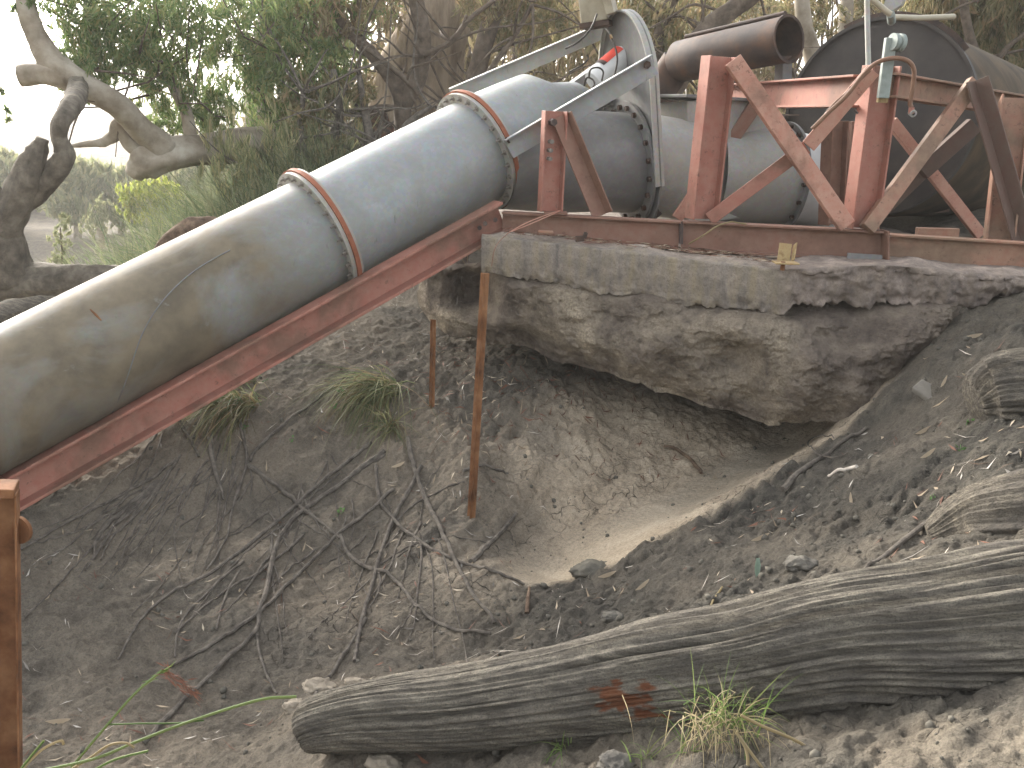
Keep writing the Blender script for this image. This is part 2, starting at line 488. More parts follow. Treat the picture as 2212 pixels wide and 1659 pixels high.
M = {}
M['ground'] = mat_ground()
M['concrete'] = mat_concrete()
M['footing'] = mat_footing()
M['galv_clean'] = mat_galv('galvanised_steel', 0.15)
M['galv_mid'] = mat_galv('dusty_galvanised_steel', 0.34, (0.16, 0.13, 0.09), (0.335, 0.335, 0.315), 0.25)
M['galv_dirty'] = mat_galv('mud_stained_galvanised_steel', 0.62, (0.090, 0.071, 0.044), (0.235, 0.25, 0.245), 0.25, (-0.85, -1.6))
M['galv_grey'] = mat_galv('dull_grey_steel', 0.62, (0.058, 0.052, 0.045), (0.19, 0.19, 0.185), 0.25)
M['red'] = mat_red('faded_red_oxide_paint')
M['red_dark'] = mat_red('rusty_red_oxide_paint', (0.188, 0.087, 0.059), 0.75)
M['red_pale'] = mat_red('sun_bleached_red_paint', (0.359, 0.161, 0.111), 0.25)
M['red_tan'] = mat_red('dust_covered_red_paint', (0.257, 0.12, 0.076), 0.8, (0.125, 0.08, 0.052))
M['brown_steel'] = mat_red('dark_brown_rusted_steel', (0.095, 0.05, 0.036), 0.6, (0.06, 0.04, 0.03))
M['rust'] = mat_simple('bare_rust', [(0.070, 0.030, 0.013), (0.17, 0.075, 0.032), (0.26, 0.135, 0.065)], 9, 0.9, 0.3, 0.003, 90)
M['rust_gasket'] = mat_simple('orange_gasket', [(0.16, 0.052, 0.025), (0.24, 0.085, 0.045), (0.20, 0.065, 0.034)], 12, 0.8, 0.2, 0.003, 80)
M['dark_rust'] = mat_simple('burnt_rusty_steel', [(0.02, 0.015, 0.014), (0.048, 0.031, 0.024), (0.088, 0.044, 0.024)], 7, 0.75, 0.2, 0.004, 70)
M['black_paint'] = mat_simple('dull_black_tank_paint', [(0.026, 0.023, 0.021), (0.04, 0.035, 0.031), (0.06, 0.05, 0.042)], 4, 0.7, 0.15, 0.004, 60)
M['tank_side'] = mat_simple('dusty_dark_tank_steel', [(0.03, 0.023, 0.014), (0.06, 0.043, 0.026), (0.099, 0.069, 0.039)], 3, 0.95, 0.15, 0.004, 50, dist=0.6)  # shell browner than the black end plate
M['white_paint'] = mat_simple('white_paint', [(0.50, 0.50, 0.48), (0.60, 0.60, 0.58)], 8, 0.45, 0.05, 0.002, 60, spec=0.4)
M['red_label'] = mat_simple('red_label', [(0.48, 0.05, 0.03), (0.56, 0.07, 0.045)], 12, 0.5, 0.03, 0.001, 60)
M['cream'] = mat_simple('cream_paint', [(0.17, 0.14, 0.095), (0.30, 0.265, 0.19), (0.37, 0.335, 0.255)], 5, 0.6, 0.1, 0.003, 50)
M['pvc'] = mat_simple('cream_pvc', [(0.28, 0.25, 0.17), (0.36, 0.32, 0.24)], 6, 0.5, 0.05, 0.002, 40)
M['greygreen'] = mat_simple('pale_grey_green_paint', [(0.17, 0.195, 0.175), (0.24, 0.27, 0.245), (0.18, 0.20, 0.18)], 15, 0.6, 0.1, 0.002, 60)
M['cable'] = mat_simple('black_cable', [(0.03, 0.026, 0.022), (0.06, 0.05, 0.04)], 20, 0.6, 0.1, 0.002, 60)
M['hose'] = mat_simple('tan_hose', [(0.14, 0.072, 0.045), (0.21, 0.12, 0.075)], 14, 0.6, 0.1, 0.002, 60)
M['bolt'] = mat_simple('dull_bolt_steel', [(0.12, 0.10, 0.085), (0.22, 0.20, 0.17)], 30, 0.6, 0.1, 0.001, 80, metal=0.3)
M['bolt_dark'] = mat_simple('dark_bolt_steel', [(0.03, 0.026, 0.024), (0.09, 0.055, 0.045)], 30, 0.6, 0.1, 0.001, 80)
M['yellow_steel'] = mat_simple('yellowed_rusty_steel', [(0.14, 0.07, 0.03), (0.32, 0.24, 0.12), (0.26, 0.15, 0.07)], 18, 0.85, 0.2, 0.002, 80)
M['log'] = mat_timber('weathered_log_timber', [(0.057, 0.049, 0.04), (0.125, 0.111, 0.089), (0.22, 0.196, 0.153)], (0.125, 0.044, 0.018))
M['log_old'] = mat_timber('grey_weathered_timber', [(0.043, 0.038, 0.032), (0.116, 0.101, 0.079), (0.224, 0.194, 0.147)])
M['dead_bark'] = mat_simple('dead_bark', [(0.046, 0.038, 0.029), (0.104, 0.088, 0.067), (0.177, 0.154, 0.118)], 10, 0.95, 0.8, 0.02, 30)
M['brown_wood'] = mat_simple('brown_dead_wood', [(0.06, 0.039, 0.027), (0.132, 0.089, 0.06), (0.228, 0.159, 0.105)], 14, 0.95, 0.8, 0.02, 40)
M['gum_bark'] = mat_simple('smooth_gum_bark', [(0.149, 0.118, 0.082), (0.265, 0.225, 0.17), (0.383, 0.349, 0.285)], 4, 0.85, 0.4, 0.01, 22)
M['rough_bark'] = mat_simple('rough_stringy_bark', [(0.094, 0.068, 0.046), (0.213, 0.161, 0.11), (0.334, 0.268, 0.193)], 8, 0.95, 0.9, 0.03, 20, stretch=(1, 1, 0.25))
M['stem_bark'] = mat_simple('dark_stem_bark', [(0.045, 0.034, 0.026), (0.095, 0.072, 0.053), (0.153, 0.122, 0.092)], 12, 0.95, 0.6, 0.01, 40)
M['root'] = mat_simple('dry_root_bark', [(0.046, 0.039, 0.032), (0.098, 0.084, 0.069), (0.167, 0.144, 0.116)], 22, 0.95, 0.7, 0.008, 60)
M['char'] = mat_simple('charred_wood', [(0.016, 0.012, 0.01), (0.052, 0.034, 0.026), (0.169, 0.078, 0.046)], 9, 0.95, 0.8, 0.02, 30)
M['stone'] = mat_simple('pale_concrete_chip', [(0.144, 0.13, 0.108), (0.216, 0.194, 0.158)], 15, 0.9, 0.4, 0.004, 70)
M['clod'] = mat_simple('dry_clod', [(0.061, 0.057, 0.052), (0.121, 0.111, 0.093), (0.198, 0.181, 0.147)], 14, 0.95, 0.8, 0.02, 50)
M['crumb'] = mat_simple('earth_crumb', [(0.06, 0.056, 0.046), (0.1, 0.091, 0.073), (0.14, 0.127, 0.101)], 9, 0.95, 0.6, 0.01, 60)
M['clay_clod'] = mat_simple('pale_clay_clod', [(0.17, 0.14, 0.105), (0.27, 0.23, 0.175), (0.34, 0.29, 0.225)], 14, 0.95, 0.8, 0.02, 50)
M['bone'] = mat_simple('bleached_twig', [(0.36, 0.31, 0.25), (0.55, 0.49, 0.42)], 20, 0.8, 0.2, 0.002, 60)
M['leaf_gum'] = mat_leaf('gum_leaf', [(0.064, 0.115, 0.039), (0.13, 0.198, 0.066), (0.206, 0.269, 0.1), (0.26, 0.243, 0.095)])
M['leaf_droop'] = mat_leaf('drooping_leaf', [(0.171, 0.2, 0.096), (0.328, 0.342, 0.177), (0.517, 0.427, 0.243)])
M['leaf_olive'] = mat_leaf('olive_leaf', [(0.116, 0.121, 0.055), (0.201, 0.191, 0.093), (0.294, 0.251, 0.132), (0.336, 0.232, 0.127)])
M['leaf_brown'] = mat_leaf('brown_olive_leaf', [(0.124, 0.1, 0.052), (0.226, 0.172, 0.096), (0.247, 0.23, 0.111), (0.391, 0.268, 0.171)])
M['leaf_far'] = mat_leaf('far_bank_leaf', [(0.134, 0.158, 0.078), (0.221, 0.24, 0.121), (0.315, 0.3, 0.157)])
M['leaf_lime'] = mat_leaf('lime_leaf', [(0.175, 0.225, 0.037), (0.3, 0.35, 0.056), (0.413, 0.413, 0.088)])
M['reed'] = mat_leaf('reed_blade', [(0.06, 0.086, 0.043), (0.111, 0.138, 0.071), (0.198, 0.198, 0.111)])
M['tussock'] = mat_leaf('tussock_blade', [(0.073, 0.1, 0.044), (0.127, 0.152, 0.071), (0.235, 0.235, 0.121), (0.196, 0.164, 0.077)])
M['dry_blade'] = mat_leaf('dry_tussock_blade', [(0.15, 0.11, 0.06), (0.26, 0.19, 0.11), (0.11, 0.105, 0.05)])
M['green_blade'] = mat_leaf('fresh_green_blade', [(0.08, 0.13, 0.035), (0.14, 0.21, 0.06), (0.22, 0.24, 0.09)])
M['straw'] = mat_leaf('straw', [(0.30, 0.24, 0.13), (0.42, 0.35, 0.21)])
M['lit_tan'] = mat_leaf('dry_leaf_tan', [(0.20, 0.15, 0.095), (0.32, 0.25, 0.165), (0.40, 0.34, 0.25)], 0.1)
M['lit_red'] = mat_leaf('dry_leaf_red', [(0.09, 0.04, 0.026), (0.17, 0.075, 0.045), (0.12, 0.065, 0.045)], 0.1)
M['lit_grey'] = mat_leaf('dry_leaf_grey', [(0.10, 0.085, 0.07), (0.22, 0.20, 0.17), (0.5, 0.46, 0.40)], 0.1)
M['seed'] = mat_leaf('seedling_leaf', [(0.07, 0.14, 0.045), (0.13, 0.24, 0.08)])
M['blue_leaf'] = mat_leaf('blue_green_leaf', [(0.27, 0.36, 0.28), (0.30, 0.39, 0.30)], 0.15)
def mat_water():
    t = NT('muddy_river_water')
    nz = t.bump(t.noise(3.0, 3, 0.5, stretch=(1, 2.5, 1)), 0.12, 0.05)
    return t.fin((0.15, 0.125, 0.07), 0.12, 0, nz, 0.5)
M['water'] = mat_water()

# ------------------------------------------------------------------ terrain
ctrl = [
 (0,1659,2.75),(150,1659,2.8),(300,1659,2.8),(500,1659,2.75),(0,1500,3.2),(300,1500,3.3),(550,1500,3.3),
 (0,1300,3.8),(300,1300,3.9),(600,1300,4.0),(800,1300,4.0),(0,1150,4.25),(300,1100,4.55),(600,1100,4.7),(800,1150,4.6),
 (100,1050,4.5),(350,970,4.85),(500,900,5.2),(650,850,5.5),(700,700,6.5),(800,650,7.2),(870,620,7.6),
 (930,880,5.5),(1017,1120,4.55),(1000,750,6.3),(900,720,6.5),(800,950,5.2),(1000,980,5.05),
 (1150,780,5.9),(1300,850,5.75),(1450,905,5.6),(1600,930,5.55),(1720,945,5.6),(1300,1000,5.15),(1400,1000,5.2),
 (1200,1235,4.35),(1350,1150,4.5),(1500,1085,4.75),(1600,1035,4.95),(1690,985,5.2),
 (1190,1268,4.05),(1380,1187,4.0),(1500,1130,4.05),(1640,1070,4.2),(1700,1030,4.3),(1800,950,4.5),(1880,897,4.65),
 (1060,1400,3.5),(1060,1250,4.0),(900,1450,3.2),(750,1450,3.3),(700,1520,3.0),(1300,1350,3.4),(1200,1400,3.25),
 (1700,1659,2.0),(2000,1640,1.9),(2200,1640,1.85),(1000,1659,2.4),(800,1659,2.5),(1350,1659,2.2),(1650,1520,2.3),(1900,1545,2.15),
 (800,1500,2.9),(1100,1410,3.1),(1500,1340,3.0),(1800,1270,2.9),(2212,1185,2.75),
 (1500,1250,3.5),(1700,1200,3.5),(1900,1100,3.6),(2100,1050,3.4),(2000,950,4.0),(2150,900,3.8),(2212,850,3.8),(1905,930,4.45),
 (2000,800,4.55),(2100,720,4.75),(2200,650,4.95),(1950,840,4.65),(2060,690,5.05)]
cp = [tuple(P(*c)) for c in ctrl]
cp += [(-4,3,-.9),(-4,5,-.6),(-3.6,7,-.3),(-1.5,9,.85),(0,9,1.15),(2,9,1.3),(3.5,6,1.35),(3.5,4,1.15),(3,2.5,.95),(2,1,.6),(0,1,.45),
       (-2,1.5,0.0),(-3,2,-.5),(.5,7.2,.8),(1.5,7.0,.9),(1.5,8.3,1.15),(.3,8.5,1.1),(-.6,8.4,.95),(2.6,7.6,1.25),(2.3,6.2,.9)]
cp = np.array(cp)
def tps(r2): return np.where(r2 > 1e-12, 0.5 * r2 * np.log(np.maximum(r2, 1e-12)), 0.0)
_n = len(cp)
_A = np.zeros((_n + 3, _n + 3))
_A[:_n, :_n] = tps((cp[:, None, 0] - cp[None, :, 0])**2 + (cp[:, None, 1] - cp[None, :, 1])**2) + np.eye(_n) * 2e-3
_A[:_n, _n] = 1; _A[:_n, _n+1:] = cp[:, :2]; _A[_n, :_n] = 1; _A[_n+1:, :_n] = cp[:, :2].T
_w = np.linalg.solve(_A, np.concatenate([cp[:, 2], [0, 0, 0]]))

def far_z(x, y):
    land = 1.25 + 0.35 * sstep(8, 20, y) + 0.2 * noise3(x * .15, y * .15, 2.2)
    h1 = -4.2 + (land + 4.2) * sstep(-8.5 - 0.1 * np.maximum(y - 8, 0), -1.2 - 0.10 * np.maximum(y - 8, 0), x)
    h2 = -4.2 + 1.7 * sstep(28.8, 31.5, y + 0.12 * (x + 14)) + 1.5 * sstep(33, 60, y) + 0.25 * sstep(29.5, 33, y) * noise3(x * .4, y * .4, 1)
    h3 = -4.2 + 2.6 * sstep(38, 46, -x)
    z = np.maximum(np.maximum(h1, h2), h3)
    # behind and beside the photographer
    return np.where(y < 3, np.clip(0.2 + 0.12 * x, -4.2, z), z)

def axis_pts(a, b, step, lo, hi, grow=1.13):
    mid = list(np.arange(a, b, step)); out = []; s = step; v = a
    while v > lo: s *= grow; v -= s; out.append(v)
    lo_ = out[::-1]; out = []; s = step; v = mid[-1]
    while v < hi: s *= grow; v += s; out.append(v)
    return np.array(lo_ + mid + out)
GX = axis_pts(-3.0, 2.9, 0.0095, -220, 220)
GY = axis_pts(1.5, 6.8, 0.0095, -60, 320)
XX, YY = np.meshgrid(GX, GY)
def base_height(x, y):
    sh = x.shape; x = x.ravel(); y = y.ravel()
    zf = far_z(x, y)
    near = (x > -5.6) & (x < 5.2) & (y > -0.6) & (y < 10.5)
    z = np.array(zf)
    xs, ys = x[near], y[near]
    zz = np.full(xs.shape, _w[_n]) + _w[_n+1] * xs + _w[_n+2] * ys
    for i in range(_n):
        zz += _w[i] * tps((xs - cp[i, 0])**2 + (ys - cp[i, 1])**2)
    wgt = sstep(-5.4, -3.6, xs) * (1 - sstep(3.4, 5.0, xs)) * sstep(-0.4, 1.0, ys) * (1 - sstep(8.6, 10.3, ys))
    z[near] = zz * wgt + zf[near] * (1 - wgt)
    return z.reshape(sh)
ZB = base_height(XX, YY)

# region masks: pale washed clay in the gully, loose dark spoil on the near ridge
GU = np.array([tuple(P(*c))[:2] for c in [(1175,1245,4.2),(1350,1155,4.5),(1500,1088,4.75),(1600,1038,4.95),(1700,982,5.2)]])
def dist_poly(x, y, pts):
    d = np.full(x.shape, 9.0)
    for (a, b) in zip(pts[:-1], pts[1:]):
        ab = b - a; t = np.clip(((x - a[0]) * ab[0] + (y - a[1]) * ab[1]) / (ab @ ab), 0, 1)
        d = np.minimum(d, np.hypot(x - a[0] - t * ab[0], y - a[1] - t * ab[1]))
    return d
n1 = fbm(XX * 1.7, YY * 1.7, 0.3, 3)
CR = np.array([tuple(P(*c))[:2] for c in [(1000,1330,3.7),(1190,1268,4.05),(1380,1187,4.0),(1500,1130,4.05),(1640,1070,4.2),(1700,1030,4.3),(1800,950,4.5),(1880,897,4.65),(2060,690,5.05),(2300,600,5.2)]])
# side of the crest line: positive beyond it (gully side)
crest_y = np.interp(XX, CR[:, 0], CR[:, 1], left=3.4, right=5.1)
beyond = YY - crest_y
gd = dist_poly(XX, YY, GU)
GU2 = np.array([tuple(P(*c))[:2] for c in [(1120,1130,4.65),(1270,1060,4.9),(1420,1000,5.15),(1580,960,5.3)]])
gd2 = np.minimum(gd, dist_poly(XX, YY, GU2))
floor_m = (1 - sstep(0.15, 0.33, gd + 0.06 * n1)) * sstep(0.03, 0.13, beyond)
clay = np.clip((1 - sstep(0.30, 0.85, gd2 + 0.22 * n1)) * sstep(0.02, 0.14, beyond), 0, 1)
clay *= sstep(-0.25, 0.35, XX + 0.25 * n1)
pale_l = sstep(0.25, 0.6, fbm(XX * 0.9 + 4, YY * 0.9, 7.7, 3)) * (1 - sstep(-0.3, 0.3, XX)) * 0.35
loose = sstep(0.16, 0.02, beyond) * sstep(-0.5, 0.3, XX + 0.2 * n1)
loose = np.clip(loose * (0.75 + 0.5 * n1), 0, 1)
near_pale = sstep(2.75, 2.35, YY) * sstep(-0.05, 0.4, fbm(XX * 2.3, YY * 2.3, 4.4, 3) + 0.25)
clay = np.clip(np.maximum(clay, np.maximum(pale_l, near_pale * 0.22)), 0, 1)
crack = np.clip((1 - sstep(0.2, 1.1, gd)) * sstep(0, 0.15, beyond) * (1 - 0.9 * floor_m) + 0.4 * sstep(.3, -.1, beyond) * sstep(0, .5, XX) + 1.0 * np.exp(-((XX + .78)**2 + (YY - 3.75)**2) / .12), 0, 1)

near = (XX > -4) & (XX < 4) & (YY > 0) & (YY < 10)
D = np.zeros_like(ZB)
x_, y_ = XX[near], YY[near]
lo, cl_, fl_ = loose[near], clay[near], floor_m[near]
rough = 1 - 0.72 * fl_
D1 = 0.055 * fbm(x_ * 1.9, y_ * 1.9, 1.1, 3) * rough
rill = fbm((x_ * .75 - y_ * .45) * 6, (x_ * .45 + y_ * .75) * 1.6, 3.3, 4, 0.6)      # rills that run down the bank
D1 += 0.022 * rill * rough
w1, w2, wi = worley(x_ * 9 + 0.5 * fbm(x_ * 6, y_ * 6, 0, 2), y_ * 9 + 0.5 * fbm(x_ * 6, y_ * 6, 4, 2))
lump = (np.clip(w2 - w1, 0, 0.45) - 0.12) * (0.4 + wi)
crumb = (1 - .7 * cl_) * np.clip(sstep(-0.05, 0.35, fbm(x_ * 1.3, y_ * 1.3, 6.1, 3)), 0, 1)
steep = np.exp(-((x_ - 0.0)**2 / 0.5 + (y_ - 5.4)**2 / 0.5))                            # crumbling face by the stakes
D1 += 0.060 * lump * np.clip(lo * 0.9 * (1 - .6 * sstep(2.8, 2.4, y_)) + steep * 1.2 + 0.35 * crumb, 0, 1.3) * rough
v1, v2, vi = worley(x_ * 26, y_ * 26, 5)
D1 += 0.020 * (np.clip(v2 - v1, 0, .4) - .1) * (0.3 + vi) * np.clip(lo + 0.35 * crumb + .5 * steep + .2, 0, 1) * rough
D1 += (0.012 * fbm(x_ * 22, y_ * 22, 8.8, 3, 0.6) + 0.004 * noise3(x_ * 48, y_ * 48, 1.5)) * rough
edge = np.exp(-(beyond[near] / 0.10)**2) * sstep(0.1, 0.5, x_)
D1 += 0.05 * edge * (fbm(x_ * 7, y_ * 7, 2.5, 3))
D1 += 0.035 * steep * np.floor(3 * fbm(x_ * 3, y_ * 3, 9.9, 2)) / 1.5
D[near] = D1
ZG = ZB + D
far_bump = 0.12 * fbm(XX * .6, YY * .6, 3, 3)
ZG += np.where(near, 0, far_bump * sstep(4, 12, np.hypot(XX, YY - 4)))

def gz(x, y):
    x = np.asarray(x, float); y = np.asarray(y, float)
    i = np.clip(np.searchsorted(GX, x) - 1, 0, len(GX) - 2); j = np.clip(np.searchsorted(GY, y) - 1, 0, len(GY) - 2)
    tx = np.clip((x - GX[i]) / (GX[i+1] - GX[i]), 0, 1); ty = np.clip((y - GY[j]) / (GY[j+1] - GY[j]), 0, 1)
    return (ZG[j, i] * (1-tx) * (1-ty) + ZG[j, i+1] * tx * (1-ty) + ZG[j+1, i] * (1-tx) * ty + ZG[j+1, i+1] * tx * ty)
_ys = np.arange(1.4, 14, 0.006)
def G(px, py, lift=0.0):
    d = ray(px, py)
    xs = CAM.x + d.x / d.y * _ys; zs = CAM.z + d.z / d.y * _ys
    hit = np.nonzero(zs < gz(xs, _ys))[0]
    k = hit[0] if len(hit) else len(_ys) - 1
    return Vector((xs[k], _ys[k], zs[k] + lift))

ny, nx = XX.shape
idx = np.arange(nx * ny).reshape(ny, nx)
Q = np.stack([idx[:-1, :-1], idx[:-1, 1:], idx[1:, 1:], idx[1:, :-1]], -1).reshape(-1, 4)
me = np_mesh('ground', np.stack([XX, YY, ZG], -1).reshape(-1, 3), Q)
for nm, a in (('clay', clay), ('loose', loose), ('crack', crack), ('silt', np.clip(floor_m * (0.45 + 0.55 * sstep(0.3, 1.3, XX)) * (0.75 + 0.6 * fbm(XX * 2.6, YY * 5.0, 3.7, 3)), 0, 1))):  # pale silt, its colour strengthened rightward to offset shade from the overhang
    at = me.attributes.new(nm, 'FLOAT', 'POINT'); at.data.foreach_set('value', a.astype(np.float32).ravel())
go = link('ground', me, M['ground'])
tag(go, 'eroded grey brown river bank soil with pale washed clay gully', 'ground', kind='structure')
wm = MB().add([(-60, -60, -3.05), (30, -60, -3.05), (30, 60, -3.05), (-60, 60, -3.05)], [[0, 1, 2, 3]])
tag(wm.build('river_water', M['water']), 'muddy olive river water seen past the fallen dead tree', 'river', kind='structure')


# ------------------------------------------------------------------ concrete slab and the mass under it
def ipx(x, pts):      # interpolate a list of (px, a, b, ..) rows at px
    a = np.array(pts, float)
    return [np.interp(x, a[:, 0], a[:, k]) for k in range(1, a.shape[1])]

slab_t = empty('concrete_slab', P(1400, 560, 5.3), 'long undermined concrete pump slab with sandy top and ragged crumbling lower edge', 'slab')
top_e = [(1040, 513, 5.45), (1200, 527, 5.38), (1450, 556, 5.2), (1690, 585, 5.0), (1800, 577, 5.0), (1910, 573, 5.0), (2110, 590, 4.98), (2300, 605, 4.98)]
low_e = [(1040, 588), (1200, 612), (1300, 634), (1420, 643), (1440, 655), (1600, 668), (1690, 676), (1730, 655), (1850, 660), (2000, 652), (2090, 672), (2150, 640), (2300, 640)]
us = np.linspace(1040, 2300, 420)
rowsF = []; sandA = []; dirtA = []
SL_TOP = []
for u in us:
    ty, tY = ipx(u, top_e); ly, = ipx(u, low_e)
    p = np.array(P(u, ty, tY)); h = np.array(P(u, ly, tY + 0.03))
    dirt_shade = 0.75 * float(sstep(1660, 1720, u))
    rag = (0.016 + .02 * dirt_shade) * fbm(u * .02, 0, 3, 4, .65) + 0.010 * fbm(u * .09, 0, 8, 2)
    low = h + np.array([0, 0, rag])
    back = np.array([p[0] + 0.12 * (p[1] - 5) , 8.6, p[2] + 0.02])
    b1 = back.copy()
    col = []
    for t in np.linspace(1, 0, 36)**1.7:                          # top, back to front
        q = p * (1 - t) + np.array([p[0], 8.6, p[2] + 0.01]) * t
        sand = float(np.clip(sstep(0.0, 0.03, t), 0, 1))
        q[2] += 0.0
        col.append((q, sand * 0.95, dirt_shade * 0.9, 0, t))
    for t in np.linspace(0.04, 1, 30):                            # front face
        q = p * (1 - t) + low * t
        q[1] -= 0.012 * math.sin(t * math.pi)
        col.append((q, 0.0, dirt_shade, 1, t))
    for t in np.linspace(0.05, 1, 8):                             # underside
        q = low + np.array([0, 0.9 * t, 0.02 * t])
        col.append((q, 0.0, 0.8, 2, t))
    rowsF.append(col)
nr = len(rowsF[0])
V = np.array([[c[0] for c in r] for r in rowsF]); sa = np.array([[c[1] for c in r] for r in rowsF]); di = np.array([[c[2] for c in r] for r in rowsF])
zone = np.array([[c[3] for c in r] for r in rowsF]); tt = np.array([[c[4] for c in r] for r in rowsF])
X, Y, Z = V[..., 0].copy(), V[..., 1].copy(), V[..., 2].copy()
fr = 0.004 * fbm(X * 9, Y * 9, Z * 9, 4, .6) + 0.055 * di * fbm(X * 4.5, Y * 4.5, Z * 4.5, 4, .6) * (zone > 0)
fr += 0.03 * np.clip((tt - 0.75) / .25, 0, 1) * (zone == 1) * fbm(X * 11, 3, Z * 11, 3, .6)
V[..., 1] -= np.where(zone >= 1, fr, 0)
topz = np.where(zone == 0, 0.022 * np.clip(fbm(X * 3.5, Y * 3.5, 4, 4, .55) + .1, -0.2, 1) * sstep(0.0, 0.02, tt) + 0.03 * np.exp(-((tt - .045) / .03)**2) * (0.4 + fbm(X * 3, Y * 2, 1, 3)), 0)
V[..., 2] += topz + np.where(zone == 1, 0.012 * di * fbm(X * 8, Z * 8, 1, 3), 0)
edge_noise = (zone == 1) & (tt < .12)
V[..., 2] += np.where(edge_noise, -0.007 * np.abs(fbm(X * 9, 1, 2, 3)) * (1 + 5 * di), 0)
ix = np.arange(V.shape[0] * nr).reshape(V.shape[0], nr)
Q = np.stack([ix[:-1, :-1], ix[:-1, 1:], ix[1:, 1:], ix[1:, :-1]], -1).reshape(-1, 4)
Vf = V.reshape(-1, 3)
me = np_mesh('slab_body', Vf, np.vstack([Q, [[ix[0, 0], ix[0, nr - 9], ix[0, nr - 9], ix[0, nr - 1]]]]) if False else Q)
at = me.attributes.new('sand', 'FLOAT', 'POINT'); at.data.foreach_set('value', sa.astype(np.float32).ravel())
at = me.attributes.new('dirt', 'FLOAT', 'POINT'); at.data.foreach_set('value', di.astype(np.float32).ravel())
link('slab_body', me, M['concrete'], slab_t)
# left end face of the slab
c0 = P(1040, 513, 5.45); c1 = P(1040, 588, 5.48)
mb = MB().add([c0, c1, (c1.x, 8.5, c1.z), (c0.x, 8.6, c0.z)], [[0, 1, 2, 3]])
mb.build('slab_end', M['concrete'], slab_t)
def slab_top_z(px, Y):
    ty, tY = ipx(px, top_e); return P(px, ty, tY).z

# mass of earth stained old concrete hanging below
lip = [(905, 655, 6.0), (925, 690, 5.9), (950, 703, 5.85), (1020, 727, 5.75), (1110, 748, 5.65), (1200, 778, 5.5), (1330, 806, 5.35), (1385, 822, 5.28), (1420, 850, 5.22), (1480, 864, 5.2),
       (1560, 882, 5.12), (1650, 903, 5.06), (1760, 908, 5.0), (1860, 897, 4.95), (1930, 845, 4.95), (1990, 765, 5.0), (2060, 695, 5.08), (2110, 655, 5.1)]
upl = [(905, 575, 6.1), (925, 560, 6.0), (1000, 575, 5.75), (1040, 570, 5.6), (1100, 585, 5.5), (1300, 610, 5.3), (1500, 640, 5.2), (1690, 655, 5.08), (1900, 640, 5.06), (2110, 640, 5.05)]
us = np.linspace(905, 2110, 520)
cols = []
for u in us:
    ly, lY = ipx(u, lip); uy, uY = ipx(u, upl)
    lo_p = np.array(P(u, ly, lY)); up_p = np.array(P(u, uy, uY))
    col = []
    for t in np.linspace(0, 1, 130):
        q = up_p * (1 - t) + lo_p * t
        hgt = min(1.0, (ly - uy) / 200.0)
        bul = 0.10 * math.sin(math.pi * min(1, t * 1.05)) * hgt            # belly
        rec = 0.13 * math.exp(-(t / 0.10)**2)                              # undercut right below the slab
        q[1] += rec - bul
        col.append((*q, t, 0.0))
    for t in np.linspace(0.03, 1, 30):
        q = lo_p + np.array([0.15 * t, 2.2 * t, 0.04 * math.sin(t * 3) + 0.10 * t])
        col.append((*q, 1.0, 1.0))
    cols.append(col)
A = np.array(cols); V = A[..., :3].copy(); T = A[..., 3]; U = np.broadcast_to(us[:, None], T.shape)
X, Y, Z = V[..., 0].copy(), V[..., 1].copy(), V[..., 2].copy()
big = fbm(X * 1.8, Y * 1.8, Z * 2.2, 3); midn = fbm(X * 6, Y * 6, Z * 7, 4, .62)
ridged = 1 - np.abs(noise3(X * 2.3 + Z * 1.2, 4.0, Z * 2.0 - X * .8)) * 2
disp = 0.10 * big + 0.034 * midn + 0.05 * ridged
w1, w2, wi = worley(X * 14 + midn * .5, Z * 14 + big, 9)
disp += 0.015 * (np.clip(w2 - w1, 0, .5)) * (.3 + wi)
# hollow at the left end and a broken facet on the right
hol = np.exp(-((U - 1010) / 55)**2) * sstep(.0, .25, T) * (1 - sstep(.45, .8, T))
fac = np.exp(-((U - 1560 - 60 * T) / 45)**2) * sstep(.2, .5, T)
fade = sstep(0, .06, (us - 905) / 1205.0)[:, None] * sstep(0, .05, (2110 - us) / 1205.0)[:, None]
V[..., 1] -= disp * (0.35 + .65 * fade) * (A[..., 4] < .5) - 0.38 * hol - 0.10 * fac
V[..., 2] -= np.where(T > .93, 0.5 * disp, 0) * .5
V[..., 0] += 0.02 * midn
dirt_shade = np.clip(sstep(1690, 1740, U + 40 * big) * .42 + hol + (A[..., 4] > .5) * .9 + .8 * np.exp(-(T / .12)**2), 0, 1)  # dirt at right; hollow, underside and undercut are shade painted into the colour
nr = V.shape[1]; ix = np.arange(V.shape[0] * nr).reshape(V.shape[0], nr)
Q = np.stack([ix[:-1, :-1], ix[:-1, 1:], ix[1:, 1:], ix[1:, :-1]], -1).reshape(-1, 4)
me = np_mesh('undermined_footing', V.reshape(-1, 3), Q)
at = me.attributes.new('dirt', 'FLOAT', 'POINT'); at.data.foreach_set('value', dirt_shade.astype(np.float32).ravel())
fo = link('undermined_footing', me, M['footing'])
tag(fo, 'rough earth stained concrete footing overhanging the washed out cavity', 'footing')

# ------------------------------------------------------------------ delivery pipe
def bolt_at(p, axis, r, l, mat, parent, n=6, name='bolt'):
    return MB().lathe(Vector(p) - Vector(axis).normalized() * l * .5, axis, [(0, r), (l, r)], n, True, True).build(name, mat, parent, bevel=0)

